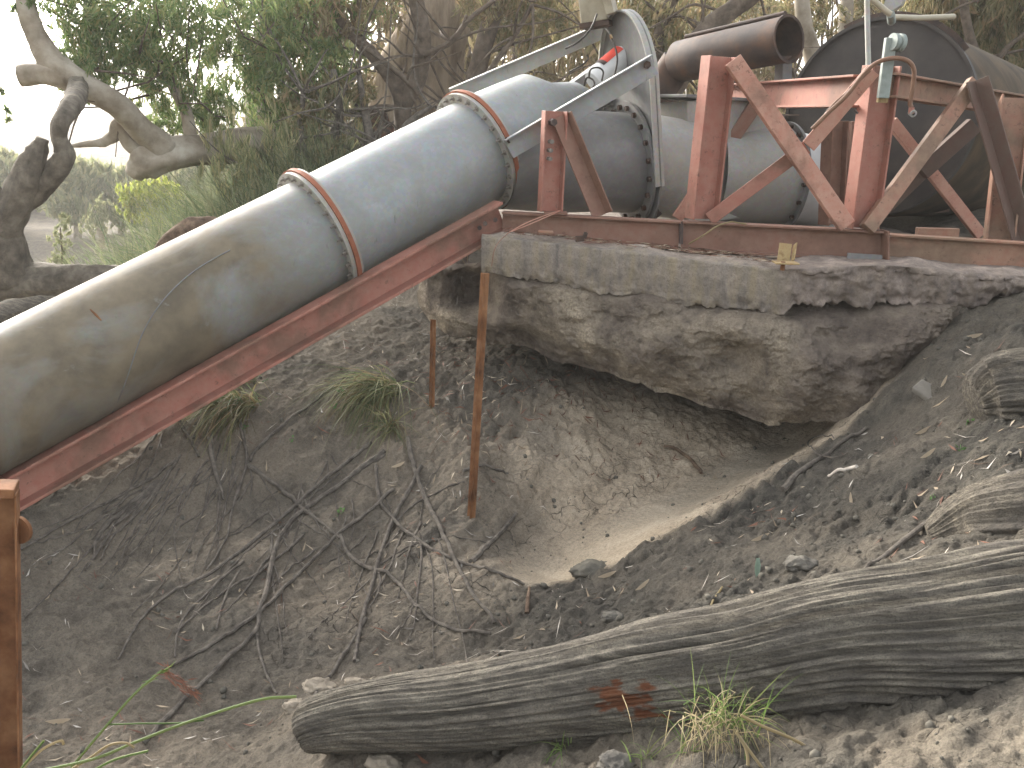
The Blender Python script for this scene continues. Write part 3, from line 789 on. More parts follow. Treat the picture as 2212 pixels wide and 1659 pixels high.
PA, PB = P(-330, 1035, 4.05), P(1030, 327, 6.05)
pax = (PB - PA).normalized(); PL = (PB - PA).length
def pipe_t(px):       # distance along the axis whose projection has this px
    lo_, hi_ = 0.0, PL + 1
    for _ in range(50):
        m = (lo_ + hi_) / 2
        if proj(PA + pax * m)[0] < px: lo_ = m
        else: hi_ = m
    return lo_
PR = 0.312
t1, t2 = pipe_t(690), PL
pipe = empty('delivery_pipe', PA, 'fat galvanised pipe sloping down across the bank, mud stained at its lower left end', 'pipe')
lower = MB().lathe(PA, pax, [(0, PR), (t1 * .5, PR), (t1 - .02, PR)], 72).build('pipe_section', M['galv_dirty'], pipe, smooth=True)
lower['label'] = 'lower pipe section stained brown with dried mud'
upper = MB().lathe(PA, pax, [(t1 + .02, PR), (t2 * .5 + t1 * .5, PR), (t2 - .02, PR)], 72).build('pipe_section', M['galv_clean'], pipe, smooth=True)
upper['label'] = 'upper pipe section in clean bright galvanised steel'
hoop = MB().lathe(PA, pax, [(t1 * .55, PR + .001), (t1 * .55 + .01, PR + .006), (t1 * .55 + .022, PR + .001)], 72)
ax_x = pax.orthogonal().normalized(); ax_y = pax.cross(ax_x)
wp = [PA + pax * (t1 * (.94 - .52 * k / 30)) + (ax_x * math.cos(a) + ax_y * math.sin(a)) * (PR + .0005)
      for k, a in ((k, None) for k in range(31)) for a in [0]] if False else None
def flange(t, w=.055):
    f = MB().lathe(PA, pax, [(t - .030, PR - .02), (t - .030, PR + w), (t - .008, PR + w), (t - .008, PR - .02)], 72).build('flange', M['galv_mid'], pipe, smooth=True)
    MB().lathe(PA, pax, [(t - .0075, PR), (t - .0075, PR + w + .010), (t + .018, PR + w + .010), (t + .018, PR)], 72).build('gasket_ring', M['rust_gasket'], pipe, smooth=True)
    g = MB().lathe(PA, pax, [(t + .0185, PR - .02), (t + .0185, PR + w), (t + .036, PR + w), (t + .036, PR - .02)], 72).build('flange', M['galv_mid'], pipe, smooth=True)
    me = None
    for k in range(28):
        a = 2 * math.pi * k / 28
        c = PA + pax * t + (ax_x * math.cos(a) + ax_y * math.sin(a)) * (PR + w * .52)
        if me is None:
            o = MB().lathe((0, 0, -.055), (0, 0, 1), [(0, .006), (.022, .006), (.0225, .017), (.036, .017), (.0365, .006), (.073, .006), (.0735, .017), (.088, .017), (.0885, .006), (.10, .006)], 6, True, True).build('bolt', M['bolt'], f)
            me = o.data
        else:
            o = bpy.data.objects.new('bolt', me); COL.objects.link(o); o.parent = f
        o.location = c
        o.rotation_euler = pax.to_track_quat('Z', 'Y').to_euler()
flange(t1); flange(t2)
# the spiral weld seam of the lower section and a rust scratch
def on_pipe(px, py, lift=.0015):
    d = ray(px, py).normalized()
    o = CAM - PA
    d2 = d - pax * d.dot(pax); o2 = o - pax * o.dot(pax)
    a, b, c = d2.dot(d2), 2 * o2.dot(d2), o2.dot(o2) - (PR + lift)**2
    disc = b * b - 4 * a * c
    s = (-b - math.sqrt(max(disc, 0))) / (2 * a)
    return CAM + d * s
seam = [on_pipe(*q) for q in [(497, 540), (465, 557), (430, 578), (395, 605), (360, 640), (330, 680), (308, 720), (293, 760), (280, 800), (262, 850), (243, 890)]]
MB().tube(spline(seam, 5), .0035, 6).build('weld_seam', M['galv_grey'], pipe, smooth=True)
MB().tube([on_pipe(195, 668), on_pipe(207, 680), on_pipe(219, 692)], [.003, .006, .003], 6).build('rust_scratch', M['rust'], pipe, smooth=True)

# inclined support beam
def bm_I(name, p0, p1, h, b, mat, parent, up=(0, 0, 1), tf=.012, tw=.009, bev=.002):
    return MB().prism(prof_I(h, b, tf, tw), p0, p1, up).build(name, mat, parent, bevel=bev)
beam = empty('inclined_support_beam', P(500, 770, 5.0), 'faded red steel beam sloping beneath the fat pipe, lower end half buried', 'beam')
ia, ib = P(-160, 1168, 4.15), P(1088, 464, 5.62)
MB().prism(prof_C(.175, .105, .016, 1), ia, ib, (0, 0, 1)).build('channel', M['red'], beam, bevel=.003)
for q in [(1048, 497 - 14), (1036, 492), (1070, 475)]:
    bolt_at(P(q[0], q[1], 5.54), (0, 1, 0), .013, .03, M['bolt_dark'], beam)
soil_lip = None

# ------------------------------------------------------------------ base beams on the slab
base = empty('base_beam_frame', P(1500, 510, 5.5), 'long low rusty red base beam lying along the concrete slab', 'base frame')
BY0, BY1 = 5.62, 5.36
def by(px): return float(np.interp(px, [1090, 1910, 2300], [BY0, BY1, 5.25]))
def base_pt(px, py): return P(px, py, by(px))
b1 = MB().prism(prof_I(.155, .10, .012, .010), base_pt(1085, 486), base_pt(1468, 507), (0, 0, 1)).build('beam_segment', M['red_dark'], base, bevel=.002)
b2 = MB().prism(prof_I(.165, .11, .012, .010), base_pt(1472, 508), base_pt(1912, 531), (0, 0, 1)).build('beam_segment', M['red_dark'], base, bevel=.002)
b3 = MB().prism(prof_I(.15, .10, .012, .010), P(1914, 534, 5.40), P(2330, 560, 5.28), (0, 0, 1)).build('beam_segment', M['red_tan'], base, bevel=.002)
MB().box(P(1471, 480, by(1471) - .03), P(1471, 527, by(1471) - .03), .02, .025, (0, 1, 0)).build('splice_plate', M['bolt_dark'], base)
MB().box(P(1912, 497, by(1912) - .05), P(1912, 562, by(1912) - .05), .012, .11, (0, 1, 0)).build('end_plate', M['red_dark'], base, bevel=.002)
MB().box(P(1830, 552, by(1840) - .075), P(1905, 557, by(1900) - .075), .012, .03).build('packing_plate', M['galv_grey'], base, bevel=.001)
cross = MB().prism(prof_I(.15, .10, .012, .01), P(1130, 484, 5.7), P(1290, 440, 7.2), (0, 0, 1))

# ------------------------------------------------------------------ front support of the pump rails
sup = empty('pump_support', P(1190, 455, 5.6), 'short red A frame with post and sloping strut standing beside the pipe flange', 'support frame')
sy = 5.58
def facing(p, k): return None
MB().prism(prof_C(.135, .06, .010, -1), P(1188, 457, sy), P(1199, 240, sy), (0.94, 0.34, 0)).build('post', M['red'], sup, bevel=.002)
MB().prism(prof_L(.10, .07, .009, 1, 1), P(1310, 460, sy + .02), P(1222, 246, sy + .04), (-.85, -.35, .3)).build('strut', M['red_dark'], sup, bevel=.002)
for q, r_, m in (((1194, 264), .020, 'bolt_dark'), ((1190, 306), .012, 'bolt'), ((1188, 325), .012, 'bolt'), ((1187, 343), .011, 'bolt')):
    bolt_at(P(q[0], q[1], sy - .045), (0.3, -1, 0), r_, .05, M[m], sup)
MB().box(P(1175, 459, sy - .02), P(1225, 460, sy - .02), .12, .012).build('foot_plate', M['red_dark'], sup, bevel=.002)

# ------------------------------------------------------------------ galvanised pump head
pump = empty('irrigation_pump', P(1250, 470, 6.1), 'galvanised axial flow pump head with bare rails, arched plate and fat elbow', 'pump')
h0 = PB + pax * .035
# hood: the pipe runs on past the flange, then tapers in flat facets to the shaft tube
hood = MB()
nS = 72; prof = [(0.0, PR), (.12, PR), (.30, PR * .97), (.46, PR * .93), (.62, PR * .66), (.80, .16), (.92, .085)]
upn = (Vector((0, 0, 1)) - pax * pax.z).normalized(); sdn = pax.cross(upn)
V = []
for (t, r_) in prof:
    for k in range(nS):
        a = 2 * math.pi * k / nS
        V.append(h0 + pax * t + (upn * math.cos(a) + sdn * math.sin(a)) * r_ - upn * (max(0, PR * .93 - r_) * .35))
Fc = [[i * nS + k, i * nS + (k + 1) % nS, (i + 1) * nS + (k + 1) % nS, (i + 1) * nS + k] for i in range(len(prof) - 1) for k in range(nS)]
hood.add(V, Fc).build('hood', M['galv_clean'], pump, smooth=True)
hc = h0 - upn * (PR * .93 - .085) * .35
MB().lathe(hc, pax, [(.80, .062), (1.35, .062)], 28).build('shaft_tube', M['galv_clean'], pump, smooth=True)
MB().lathe(hc, pax, [(1.10, .06), (1.10, .098), (1.14, .098), (1.14, .06)], 28).build('bearing_flange', M['galv_mid'], pump, smooth=True)
MB().lathe(hc, pax, [(1.14, .07), (1.19, .075), (1.19, .05), (1.30, .05)], 24).build('bearing_housing', M['galv_grey'], pump, smooth=True)
# elbow from below the hood, turning level and running into the arched plate
elb = spline([P(1075, 352, 6.03), P(1140, 350, 6.12), P(1215, 352, 6.22), P(1290, 350, 6.30), P(1366, 354, 6.39)], 10)
MB().tube(elb, lerp_list([.275, .295, .305, .31, .31], len(elb)), 56, False).build('elbow', M['galv_grey'], pump, smooth=True)
# arched mounting plate, in an upright plane across the elbow
pc = P(1366, 352, 6.38)
pn = (P(1480, 371, 6.50) - P(1300, 358, 6.32)).normalized()
ps = Vector((pn.y, -pn.x, 0)).normalized()          # across the plate, to the front
ps = -ps if ps.y > 0 else ps
pu = pn.cross(ps); pu = -pu if pu.z < 0 else pu
TILT = R(-11)
pn = (pn * math.cos(TILT) - pu * math.sin(TILT)).normalized(); pu = pn.cross(ps); pu = -pu if pu.z < 0 else pu
def plate_local(px, py, dpl=0.0):
    d = ray(px, py); q0 = pc + pn * dpl
    s = (q0 - CAM).dot(pn) / d.dot(pn)
    return CAM + d * s
arch = []
W, Hs = .40, .42
for k in range(25):
    a = math.pi * k / 24
    arch.append((W * math.cos(a), Hs + .06 + .44 * math.sin(a)))
outl = [(W * .98, -.12)] + arch + [(-W * .98, -.12)]
for k in range(1, 12):
    a = math.pi + math.pi * k / 12
    outl.append((.385 * math.cos(a), -.06 + .385 * math.sin(a)))
mb = MB()
VV = [pc + ps * x + pu * y for x, y in outl]; nO = len(VV)
mb.add(VV + [v + pn * .012 for v in VV], [list(range(nO))[::-1], [i + nO for i in range(nO)]] + [[i, (i + 1) % nO, (i + 1) % nO + nO, i + nO] for i in range(nO)])
mb.build('arched_plate', M['galv_grey'], pump, bevel=.002)  # darker grey puts the inner face's shadow into the colour
# rolled lip along the arch
mb = MB()
for sgn in (-1, 1):
    pass
li = [pc + ps * x + pu * y - pn * .03 for x, y in outl[:27]]
lo2 = [pc + ps * x + pu * y + pn * .03 for x, y in outl[:27]]
li3 = [pc + ps * (x * .975) + pu * (y - .012) - pn * .03 for x, y in outl[:27]]
n27 = 27
mb.add(li + lo2 + li3, [[i, i + 1, i + 1 + n27, i + n27] for i in range(26)] + [[i, i + 1, i + 1 + 2 * n27, i + 2 * n27] for i in range(26)])
mb.build('plate_lip', M['galv_mid'], pump, smooth=True)
ringf = MB().lathe(pc - pn * .035, pn, [(0, .30), (0, .385), (.02, .385), (.02, .30)], 64).build('ring_flange', M['galv_grey'], pump, smooth=True)
for k in range(20):
    a = 2 * math.pi * k / 20 + .1
    c = pc - pn * .042 + (ps * math.cos(a) + pu * math.sin(a)) * .348
    bolt_at(c, pn, .017, .03, M['dark_rust'], ringf)
# rails
def rail(name, p0, p1, w, face, mat, flsg=1):
    p0, p1 = Vector(p0), Vector(p1); a = (p1 - p0).normalized()
    return MB().prism([(0, -w/2), (.008, -w/2), (.008, w/2 - .008), (.065, w/2 - .008), (.065, w/2), (0, w/2)], p0, p1, (0, 0, 1)).build(name, mat, pump, bevel=.002)
rail('rail', P(1098, 322, 5.70), P(1412, 139, 5.86), .118, None, M['galv_clean'])
r2 = rail('rail', P(975, 207, 6.34), P(1312, 62, 6.70), .098, None, M['galv_mid'])
r3 = rail('rail', P(1168, 236, 6.75), P(1288, 150, 6.95), .08, None, M['galv_grey'])
bolt_at(P(1398, 140, 5.83), (0, 1, 0), .022, .02, M['dark_rust'], pump)
MB().box(P(1092, 297, 5.69), P(1101, 309, 5.69), .05, .012).build('torn_tab', M['dark_rust'], pump)
# cans, cables
cn = empty('oil_container', P(1318, 150, 6.3), 'white plastic container with a red label lying inside the pump rails', 'container')
ca, cb = P(1284, 176, 6.32), P(1346, 125, 6.42); cax = (cb - ca).normalized(); cl = (cb - ca).length
MB().lathe(ca, cax, [(-.02, .03), (-.01, .07), (.01, .078), (cl * .5, .084), (cl, .084), (cl + .02, .07), (cl + .035, .02)], 32, True, True).build('can_body', M['white_paint'], cn, smooth=True)
xo = cax.orthogonal().normalized(); yo = cax.cross(xo)
def band(t0, t1, a0, a1, r_, mat, name):
    mb = MB(); V = []; k = 14
    ref = (Vector((0, 0, 1)) - cax * cax.z).normalized(); sd = cax.cross(ref)
    for t in (t0, t1):
        for i in range(k + 1):
            a = a0 + (a1 - a0) * i / k
            V.append(ca + cax * t + (ref * math.cos(a) + sd * math.sin(a)) * r_)
    mb.add(V, [[i, i + 1, i + 1 + k + 1, i + k + 1] for i in range(k)])
    return mb.build(name, mat, cn, smooth=True)
band(cl * .42, cl * .98, -0.5, 0.75, .086, M['red_label'], 'label')
band(cl * .30, cl * .42, -0.5, 0.75, .086, M['bolt_dark'], 'label_stripe')
for pts in ([(1308, 62, 6.2), (1318, 75, 6.15), (1331, 110, 6.1), (1333, 135, 6.08), (1327, 165, 6.08)],
            [(1290, 30, 6.3), (1276, 62, 6.22), (1250, 90, 6.2), (1222, 105, 6.25)],
            [(1272, 168, 6.15), (1276, 150, 6.1), (1292, 146, 6.1), (1303, 155, 6.1), (1300, 175, 6.1)],
            [(1262, 185, 6.2), (1268, 168, 6.15), (1280, 172, 6.12), (1284, 182, 6.1), (1278, 192, 6.1)],
            [(1230, 155, 6.5), (1255, 142, 6.45), (1270, 128, 6.45), (1268, 118, 6.45)]):
    MB().tube(spline([P(*q) for q in pts], 6), .006, 6).build('cable', M['cable'], pump, smooth=True)
MB().tube([P(1319, 76, 6.14), P(1321, 84, 6.13)], [.009, .009], 8).build('cable_clip', M['yellow_steel'], pump)
# open cream belt duct above the plate
du = empty('belt_duct', P(1290, 40, 6.45), 'cream painted duct above the arched plate, cut off at the top of the photo', 'duct')
da, db = P(1290, 48, 6.5), P(1268, -150, 6.5)
MB().box(da, db, .17, .17, (.3, 1, 0)).build('duct_body', M['cream'], du, bevel=.006)
MB().box(P(1323, 30, 6.36), P(1285, -120, 6.36), .05, .16, (.3, 1, 0)).build('side_flange', M['cream'], du, bevel=.004)
MB().box(P(1291, 60, 6.5), P(1290, 48, 6.5), .19, .19, (.3, 1, 0)).build('base_collar', M['dark_rust'], du, bevel=.004)

# ------------------------------------------------------------------ discharge chest and pipe to the right of the plate
dis = empty('discharge_pipe', P(1600, 480, 6.6), 'galvanised square chest and fat level pipe behind the red braces', 'pipe')
q0 = pc + Vector((.012, 0, 0)); q1 = P(1480, 368, 6.52)
MB().tube([q0, q1], [.315, .315], 56, False).build('inlet_sleeve', M['galv_mid'], dis, smooth=True)
cc = P(1530, 360, 6.75)
dd = (P(1700, 384, 6.95) - P(1480, 374, 6.52)).normalized()
ch0, ch1 = P(1530, 470, 6.78), P(1530, 217, 6.78)
MB().prism([(-.36, -.30), (.36, -.30), (.36, .24), (-.36, .24)], ch0, ch1, (dd.y, -dd.x, 0)).build('chest', M['galv_mid'], dis, bevel=.01)
MB().prism([(-.40, -.34), (.40, -.34), (.40, .28), (-.40, .28)], ch1, ch1 + Vector((0, 0, .02)), (dd.y, -dd.x, 0)).build('chest_lid', M['galv_grey'], dis, bevel=.003)
dp = [P(1535, 376, 6.78), P(1620, 380, 6.82), P(1690, 384, 6.88)]
MB().tube(dp, [.335, .335, .335], 56, False).build('pipe_section', M['galv_mid'], dis, smooth=True)
e1 = dp[-1]; en = (dp[-1] - dp[-2]).normalized()
disf = MB().lathe(e1 - en * .02, en, [(0, .33), (0, .375), (.02, .375), (.02, .33)], 56).build('flange', M['galv_grey'], dis, smooth=True)
for k in range(18):
    a = 2 * math.pi * k / 18; xo = en.orthogonal().normalized(); yo = en.cross(xo)
    bolt_at(e1 - en * .028 + (xo * math.cos(a) + yo * math.sin(a)) * .352, en, .014, .03, M['dark_rust'], disf)
ee = spline([e1, P(1730, 390, 6.92), P(1765, 402, 6.98), P(1790, 430, 7.05), P(1800, 480, 7.1)], 6)
MB().tube(ee, lerp_list([.32, .31, .29, .27, .25], len(ee)), 48, False).build('end_elbow', M['white_paint'], dis, smooth=True)
MB().box(P(1425, 455, 6.25), P(1400, 475, 6.25), .02, .05).build('saddle', M['dark_rust'], dis)

# ------------------------------------------------------------------ red steel engine frame
fr = empty('red_machine_stand', P(1700, 490, 5.4), 'tall red steel engine frame with crossed braces standing on the base beam', 'steel frame')
fy = 5.34
def FP(px, py, dy=0.0): return P(px, py, by(px) + dy)
def post(p0, p1, mat, h=.17, b=.13, up=(.93, .36, 0)):
    return MB().prism(prof_I(h, b, .011, .010), p0, p1, up).build('post', mat, fr, bevel=.002)
post(FP(1515, 473), FP(1553, 122), M['red'], .16, .10, (.94, .34, 0))
post(FP(1858, 492, .02), FP(1905, 142, .02), M['red'], .165, .11, (.97, .22, 0))
post(P(1795, 485, 6.3), P(1805, 262, 6.3), M['red_dark'], .13, .10, (.9, .4, 0))
post(P(1832, 485, 6.6), P(1842, 262, 6.6), M['red_dark'], .07, .07, (.9, .4, 0))
post(P(2153, 560, 5.45), P(2192, 212, 5.75), M['red_tan'], .15, .12, (.95, -.3, 0))
post(P(2260, 560, 6.6), P(2300, 250, 6.6), M['red_tan'], .15, .12, (.95, -.3, 0))
def brace(p0, p1, mat, w=.085, d=.06, nrm=(0, -1, 0), name='brace'):
    a = (Vector(p1) - Vector(p0)).normalized()
    return MB().prism(prof_L(w, d, .009, 1, 1), p0, p1, nrm).build(name, mat, fr, bevel=.002)
def bar(p0, p1, mat, w, d, nrm=(0, -1, 0), name='brace'):
    return MB().box(p0, p1, w, d, nrm).build(name, mat, fr, bevel=.003)
# crossed braces of the left bay
bar(FP(1582, 130, -.085), FP(1872 - 44, 488, -.085), M['red_pale'], .088, .07)
bar(FP(1532, 474, -.03), FP(1742, 318, -.03), M['red'], .075, .012)
bar(FP(1746, 316, -.055), FP(1886, 152, -.055), M['red_pale'], .080, .012)
bar(P(1462, 472, 5.95), P(1508, 405, 5.95), M['red_pale'], .065, .05)
bar(P(1560, 330, 6.6), P(1640, 215, 6.6), M['red_dark'], .085, .07)
bar(P(1545, 400, 6.9), P(1600, 300, 6.9), M['red_dark'], .06, .05)
# top rails
bm_I('top_rail', P(1862, 197, 5.40), P(1560, 209, 7.5), .165, .12, M['red'], fr)
bm_I('top_rail', P(1920, 184, 5.36), P(2300, 244, 6.9), .125, .11, M['red_tan'], fr)
bm_I('top_rail', P(1590, 262, 7.5), P(2080, 262, 7.2), .10, .10, M['brown_steel'], fr)
# braces of the right bay
bar(FP(1872, 495, -.06), P(2105, 178, 5.66), M['red_tan'], .080, .05)
MB().prism(prof_L(.10, .085, .010, 1, 1), P(2205, 525, 5.45), P(2104, 176, 5.64), (-.8, -.55, .2)).build('brace', M['brown_steel'], fr, bevel=.002)
bar(P(1925, 262, 6.5), P(2118, 508, 6.5), M['red_pale'], .07, .06)
bar(P(1990, 372, 6.2), P(2104, 270, 6.2), M['brown_steel'], .10, .06)
bar(P(1890, 470, 6.3), P(2000, 365, 6.25), M['brown_steel'], .08, .05)
MB().box(P(1980, 503, 5.6), P(2068, 505, 5.6), .05, .06).build('sill_plate', M['red_tan'], fr, bevel=.002)

# bracket, roller, hose on the frame
hb = empty('hanging_bracket', FP(1918, 190, -.12), 'pale grey green bracket with round boss bolted to the tallest middle post', 'bracket')
MB().box(FP(1907, 212, -.15), FP(1924, 82, -.15), .055, .035, (0, -1, 0)).build('arm', M['greygreen'], hb, bevel=.003)
MB().lathe(FP(1927, 90, -.17), (.95, .3, -.05), [(0, .02), (0, .042), (.022, .042), (.024, .034), (.036, .034), (.038, .044), (.058, .044), (.06, .02)], 24, True, True).build('boss', M['greygreen'], hb, smooth=True)
MB().tube([FP(1928, 112, -.15), FP(1925, 128, -.15)], .006, 6).build('wire', M['red'], hb)
MB().box(FP(1905, 222, -.11), FP(1907, 208, -.11), .05, .03, (0, -1, 0)).build('weld_stain_plate', M['yellow_steel'], hb, bevel=.002)
ho = MB().tube(spline([FP(1755, 278, -.14), FP(1790, 243, -.15), FP(1830, 205, -.16), FP(1862, 165, -.17), FP(1890, 138, -.18), FP(1925, 126, -.20), FP(1958, 130, -.20), FP(1974, 150, -.19), FP(1972, 190, -.18), FP(1966, 222, -.17), FP(1969, 232, -.17)], 8), .0115, 10)
hs_t = empty('rubber_hose', FP(1900, 138, -.18), 'thin tan hose draped over the middle post with a brass ended tip', 'hose')
ho.build('hose', M['hose'], hs_t, smooth=True)
MB().lathe(FP(1969, 232, -.17), (.1, 0, -1), [(0, .014), (.03, .015)], 12, True, True).build('ferrule', M['red'], hs_t, smooth=True)
MB().lathe(FP(1971, 244, -.17), (.2, -1, -.4), [(-.012, .008), (-.012, .019), (.012, .019), (.012, .008)], 12).build('fitting', M['galv_mid'], hs_t, smooth=True)
h2 = MB().tube(spline([FP(1880, 153, -.10), FP(1840, 190, -.10), FP(1800, 225, -.10), FP(1770, 262, -.10), FP(1752, 277, -.10)], 6), .005, 6)
tag(h2.build('thin_wire', M['hose'], None, smooth=True), 'thin tan wire running down the diagonal brace beside the hose', 'wire')
bar_clip = MB().tube([FP(1845, 236, -.09), FP(1853, 245, -.09)], .006, 6).build('clip', M['bolt_dark'], hs_t)

# ------------------------------------------------------------------ tank, exhaust, pipes above
tk = empty('fuel_tank', P(1900, 430, 7.3), 'big dull black cylindrical tank on its side behind the red frame', 'tank')
tc_ = P(1893, 256, 7.0); ta = Vector((.65, .76, -0.05)).normalized()
TR = .655
MB().lathe(tc_, ta, [(-.012, 0.001), (-.012, TR * .5), (0, TR * .97), (.0, TR)], 96).build('end_plate', M['black_paint'], tk, smooth=True)
MB().lathe(tc_, ta, [(.0005, TR), (.6, TR), (1.4, TR), (3.2, TR)], 96, False, True).build('tank_shell', M['tank_side'], tk, smooth=True)
MB().lathe(tc_, ta, [(-.025, TR * .985), (-.025, TR + .012), (.03, TR + .012), (.03, TR)], 96).build('end_rim', M['black_paint'], tk, smooth=True)
tu = Vector((0, 0, 1)); ts = ta.cross(tu)
for k, off in enumerate((.05,)):
    st = [tc_ + ta * off + (tu * math.cos(a) + ts * math.sin(a)) * (TR + .018) for a in np.linspace(.85, -.5, 16)]
    mbs = MB()
    for a_, b_ in zip(st[:-1], st[1:]): mbs.box(a_, b_, .06, .012, ta)
    mbs.build('strap', M['dark_rust'], tk)
MB().prism([(-.5, -.06), (.5, -.06), (.5, .06), (-.5, .06)], P(1900, 470, 7.5), P(1900, 425, 7.5), (0, 1, 0)).build('cradle', M['brown_steel'], tk, bevel=.004)
eb = empty('engine_block', P(1700, 470, 7.9), 'dark machinery housing in shade between the level pipe and tank', 'engine')  # generic dark box added to fill the dark area behind the braces
MB().prism([(-.45, -.45), (.45, -.45), (.45, .45), (-.45, .45)], P(1720, 470, 8.0), P(1720, 270, 8.0), (.2, 1, 0)).build('engine_body', M['black_paint'], eb, bevel=.02)
MB().prism([(-.40, -.40), (.40, -.40), (.40, .40), (-.40, .40)], P(1720, 270, 8.0), P(1720, 250, 8.0), (.2, 1, 0)).build('engine_cover', M['dark_rust'], eb, bevel=.02)

ex = empty('exhaust_muffler', P(1590, 150, 6.9), 'burnt rusty exhaust drum with an open round end pointing right', 'exhaust')
ea, eb_ = P(1470, 133, 7.25), P(1704, 84, 6.5); ean = (eb_ - ea).normalized(); el = (eb_ - ea).length
MB().lathe(ea, ean, [(-.10, .05), (-.03, .12), (0, .142), (el * .35, .142), (el * .36, .142), (el, .142), (el, .132), (el * .5, .130), (el * .45, .0)], 48).build('drum', M['dark_rust'], ex, smooth=True)
MB().lathe(ea, ean, [(el - .012, .142), (el - .012, .149), (el + .004, .149), (el + .004, .132)], 48).build('end_rim', M['dark_rust'], ex, smooth=True)
MB().tube(spline([ea - ean * .02, P(1445, 165, 7.3), P(1428, 205, 7.3), P(1425, 260, 7.3), P(1425, 330, 7.3)], 6), lerp_list([.12, .12, .10, .08, .08], 25), 20).build('down_pipe', M['dark_rust'], ex, smooth=True)
eu = Vector((0, 0, 1)) - ean * ean.z
MB().tube([ea + ean * .05 + eu * .16, ea + ean * .5 * el + eu * .16, ea + ean * (el - .03) + eu * .16], .016, 10).build('top_bar', M['dark_rust'], ex, smooth=True)
for f_ in (.08, .45, .93):
    MB().box(ea + ean * el * f_ + eu * .135, ea + ean * el * f_ + eu * .17, .02, .05).build('bar_lug', M['dark_rust'], ex)
MB().box(P(1690, 205, 6.7), P(1693, 128, 6.7), .10, .07, (1, 0.3, 0)).build('stand', M['galv_grey'], ex, bevel=.003)
MB().box(P(1690, 132, 6.6), P(1690, 122, 6.6), .03, .12, (1, 0, 0)).build('stand_clamp', M['dark_rust'], ex)

gp = MB().tube([P(1876, 150, 5.9), P(1874, 60, 5.95), P(1872, -60, 6.0)], .0155, 14).build('galvanised_post', M['galv_mid'], None, smooth=True)
tag(gp, 'slim upright galvanised conduit rising in front of the black tank', 'conduit')
fp = empty('filler_pipe', P(1990, 45, 6.5), 'cream plastic pipes with a tee joint above the tank top', 'pipe')
MB().tube([P(1880, -4, 6.3), P(1918, 27, 6.3), P(1924, 31, 6.3)], .018, 12).build('sloping_pipe', M['pvc'], fp, smooth=True)
MB().tube([P(1924, 30, 6.3), P(1926, 46, 6.4)], [.024, .026], 12).build('tee_joint', M['greygreen'], fp, smooth=True)
MB().tube([P(1928, 37, 6.4), P(1985, 39, 6.6), P(2060, 36, 6.8)], .018, 12).build('level_pipe', M['pvc'], fp, smooth=True)
sh = MB().add([P(1900, 40, 7.4), P(1945, 12, 7.4), P(1975, -40, 7.4), P(1930, -60, 7.4), P(1905, 42, 7.43), P(1950, 14, 7.43), P(1980, -38, 7.43), P(1935, -58, 7.43)],
              [[0, 1, 2, 3], [7, 6, 5, 4], [0, 4, 5, 1], [1, 5, 6, 2], [2, 6, 7, 3], [3, 7, 4, 0]])
tag(sh.build('metal_sheet', M['galv_mid'], None, bevel=.002), 'pale sheet of metal leaning behind the conduit at the top', 'sheet')

# ------------------------------------------------------------------ things left on the slab edge
br = empty('angle_bracket', P(1700, 555, 5.05), 'small yellowed rusty angle bracket bolted to the broken slab corner', 'bracket')
MB().box(P(1692, 566, 5.07), P(1697, 526, 5.09), .065, .008, (0, 1, 0)).build('upright', M['yellow_steel'], br, bevel=.001)
MB().box(P(1718, 527, 5.10), P(1712, 564, 5.06), .006, .05, (0, 1, 0)).build('side_leg', M['yellow_steel'], br, bevel=.001)
MB().box(P(1672, 567, 5.0), P(1722, 568, 5.0), .10, .008).build('base_leg', M['yellow_steel'], br, bevel=.001)
MB().tube([P(1692, 565, 4.98), P(1690, 584, 4.98)], .012, 8).build('bolt', M['rust'], br)
rs = empty('rusty_scrap', P(1268, 508, 5.35), 'small rusty steel lug lying in sand near the slab edge', 'scrap')
MB().box(P(1262, 514, 5.33), P(1266, 502, 5.33), .02, .035, (0, 1, 0)).build('lug', M['dark_rust'], rs, bevel=.003)
MB().box(P(1243, 516, 5.32), P(1262, 515, 5.32), .02, .03, (0, 0, 1)).build('tongue', M['dark_rust'], rs, bevel=.003)
sp = MB().box(P(1163, 500, 5.42), P(1195, 502, 5.42), .05, .014)
tag(sp.build('brick_fragment', M['red_tan'], None, bevel=.004), 'flat reddish fragment half covered by sand beside the inclined beam', 'fragment')
tw = MB().tube(spline([FP(1488, 527, -.10), P(1520, 508, 5.3), P(1550, 488, 5.3), P(1580, 479, 5.33), P(1592, 481, 5.36), P(1612, 484, 5.38)], 6), .0045, 6)
tag(tw.build('dry_vine', M['straw'], None, smooth=True), 'pale dry vine stem arching over the base beam below the left post', 'twig')
tw = MB().tube(spline([P(1095, 505, 5.3), P(1130, 485, 5.3), P(1165, 470, 5.4), P(1210, 455, 5.5), P(1150, 482, 5.35), P(1105, 500, 5.28)], 6), .003, 6)
tag(tw.build('loose_wire', M['red_pale'], None, smooth=True), 'fine reddish wire looped over the base beam beside the A frame', 'wire')
tw = MB().tube(spline([P(1062, 575, 5.2), P(1068, 540, 5.2), P(1080, 520, 5.25), P(1100, 502, 5.3)], 5), .003, 5)
tag(tw.build('hanging_wire', M['red_dark'], None, smooth=True), 'thin wire hanging down in front of the slab end above the stake', 'wire')

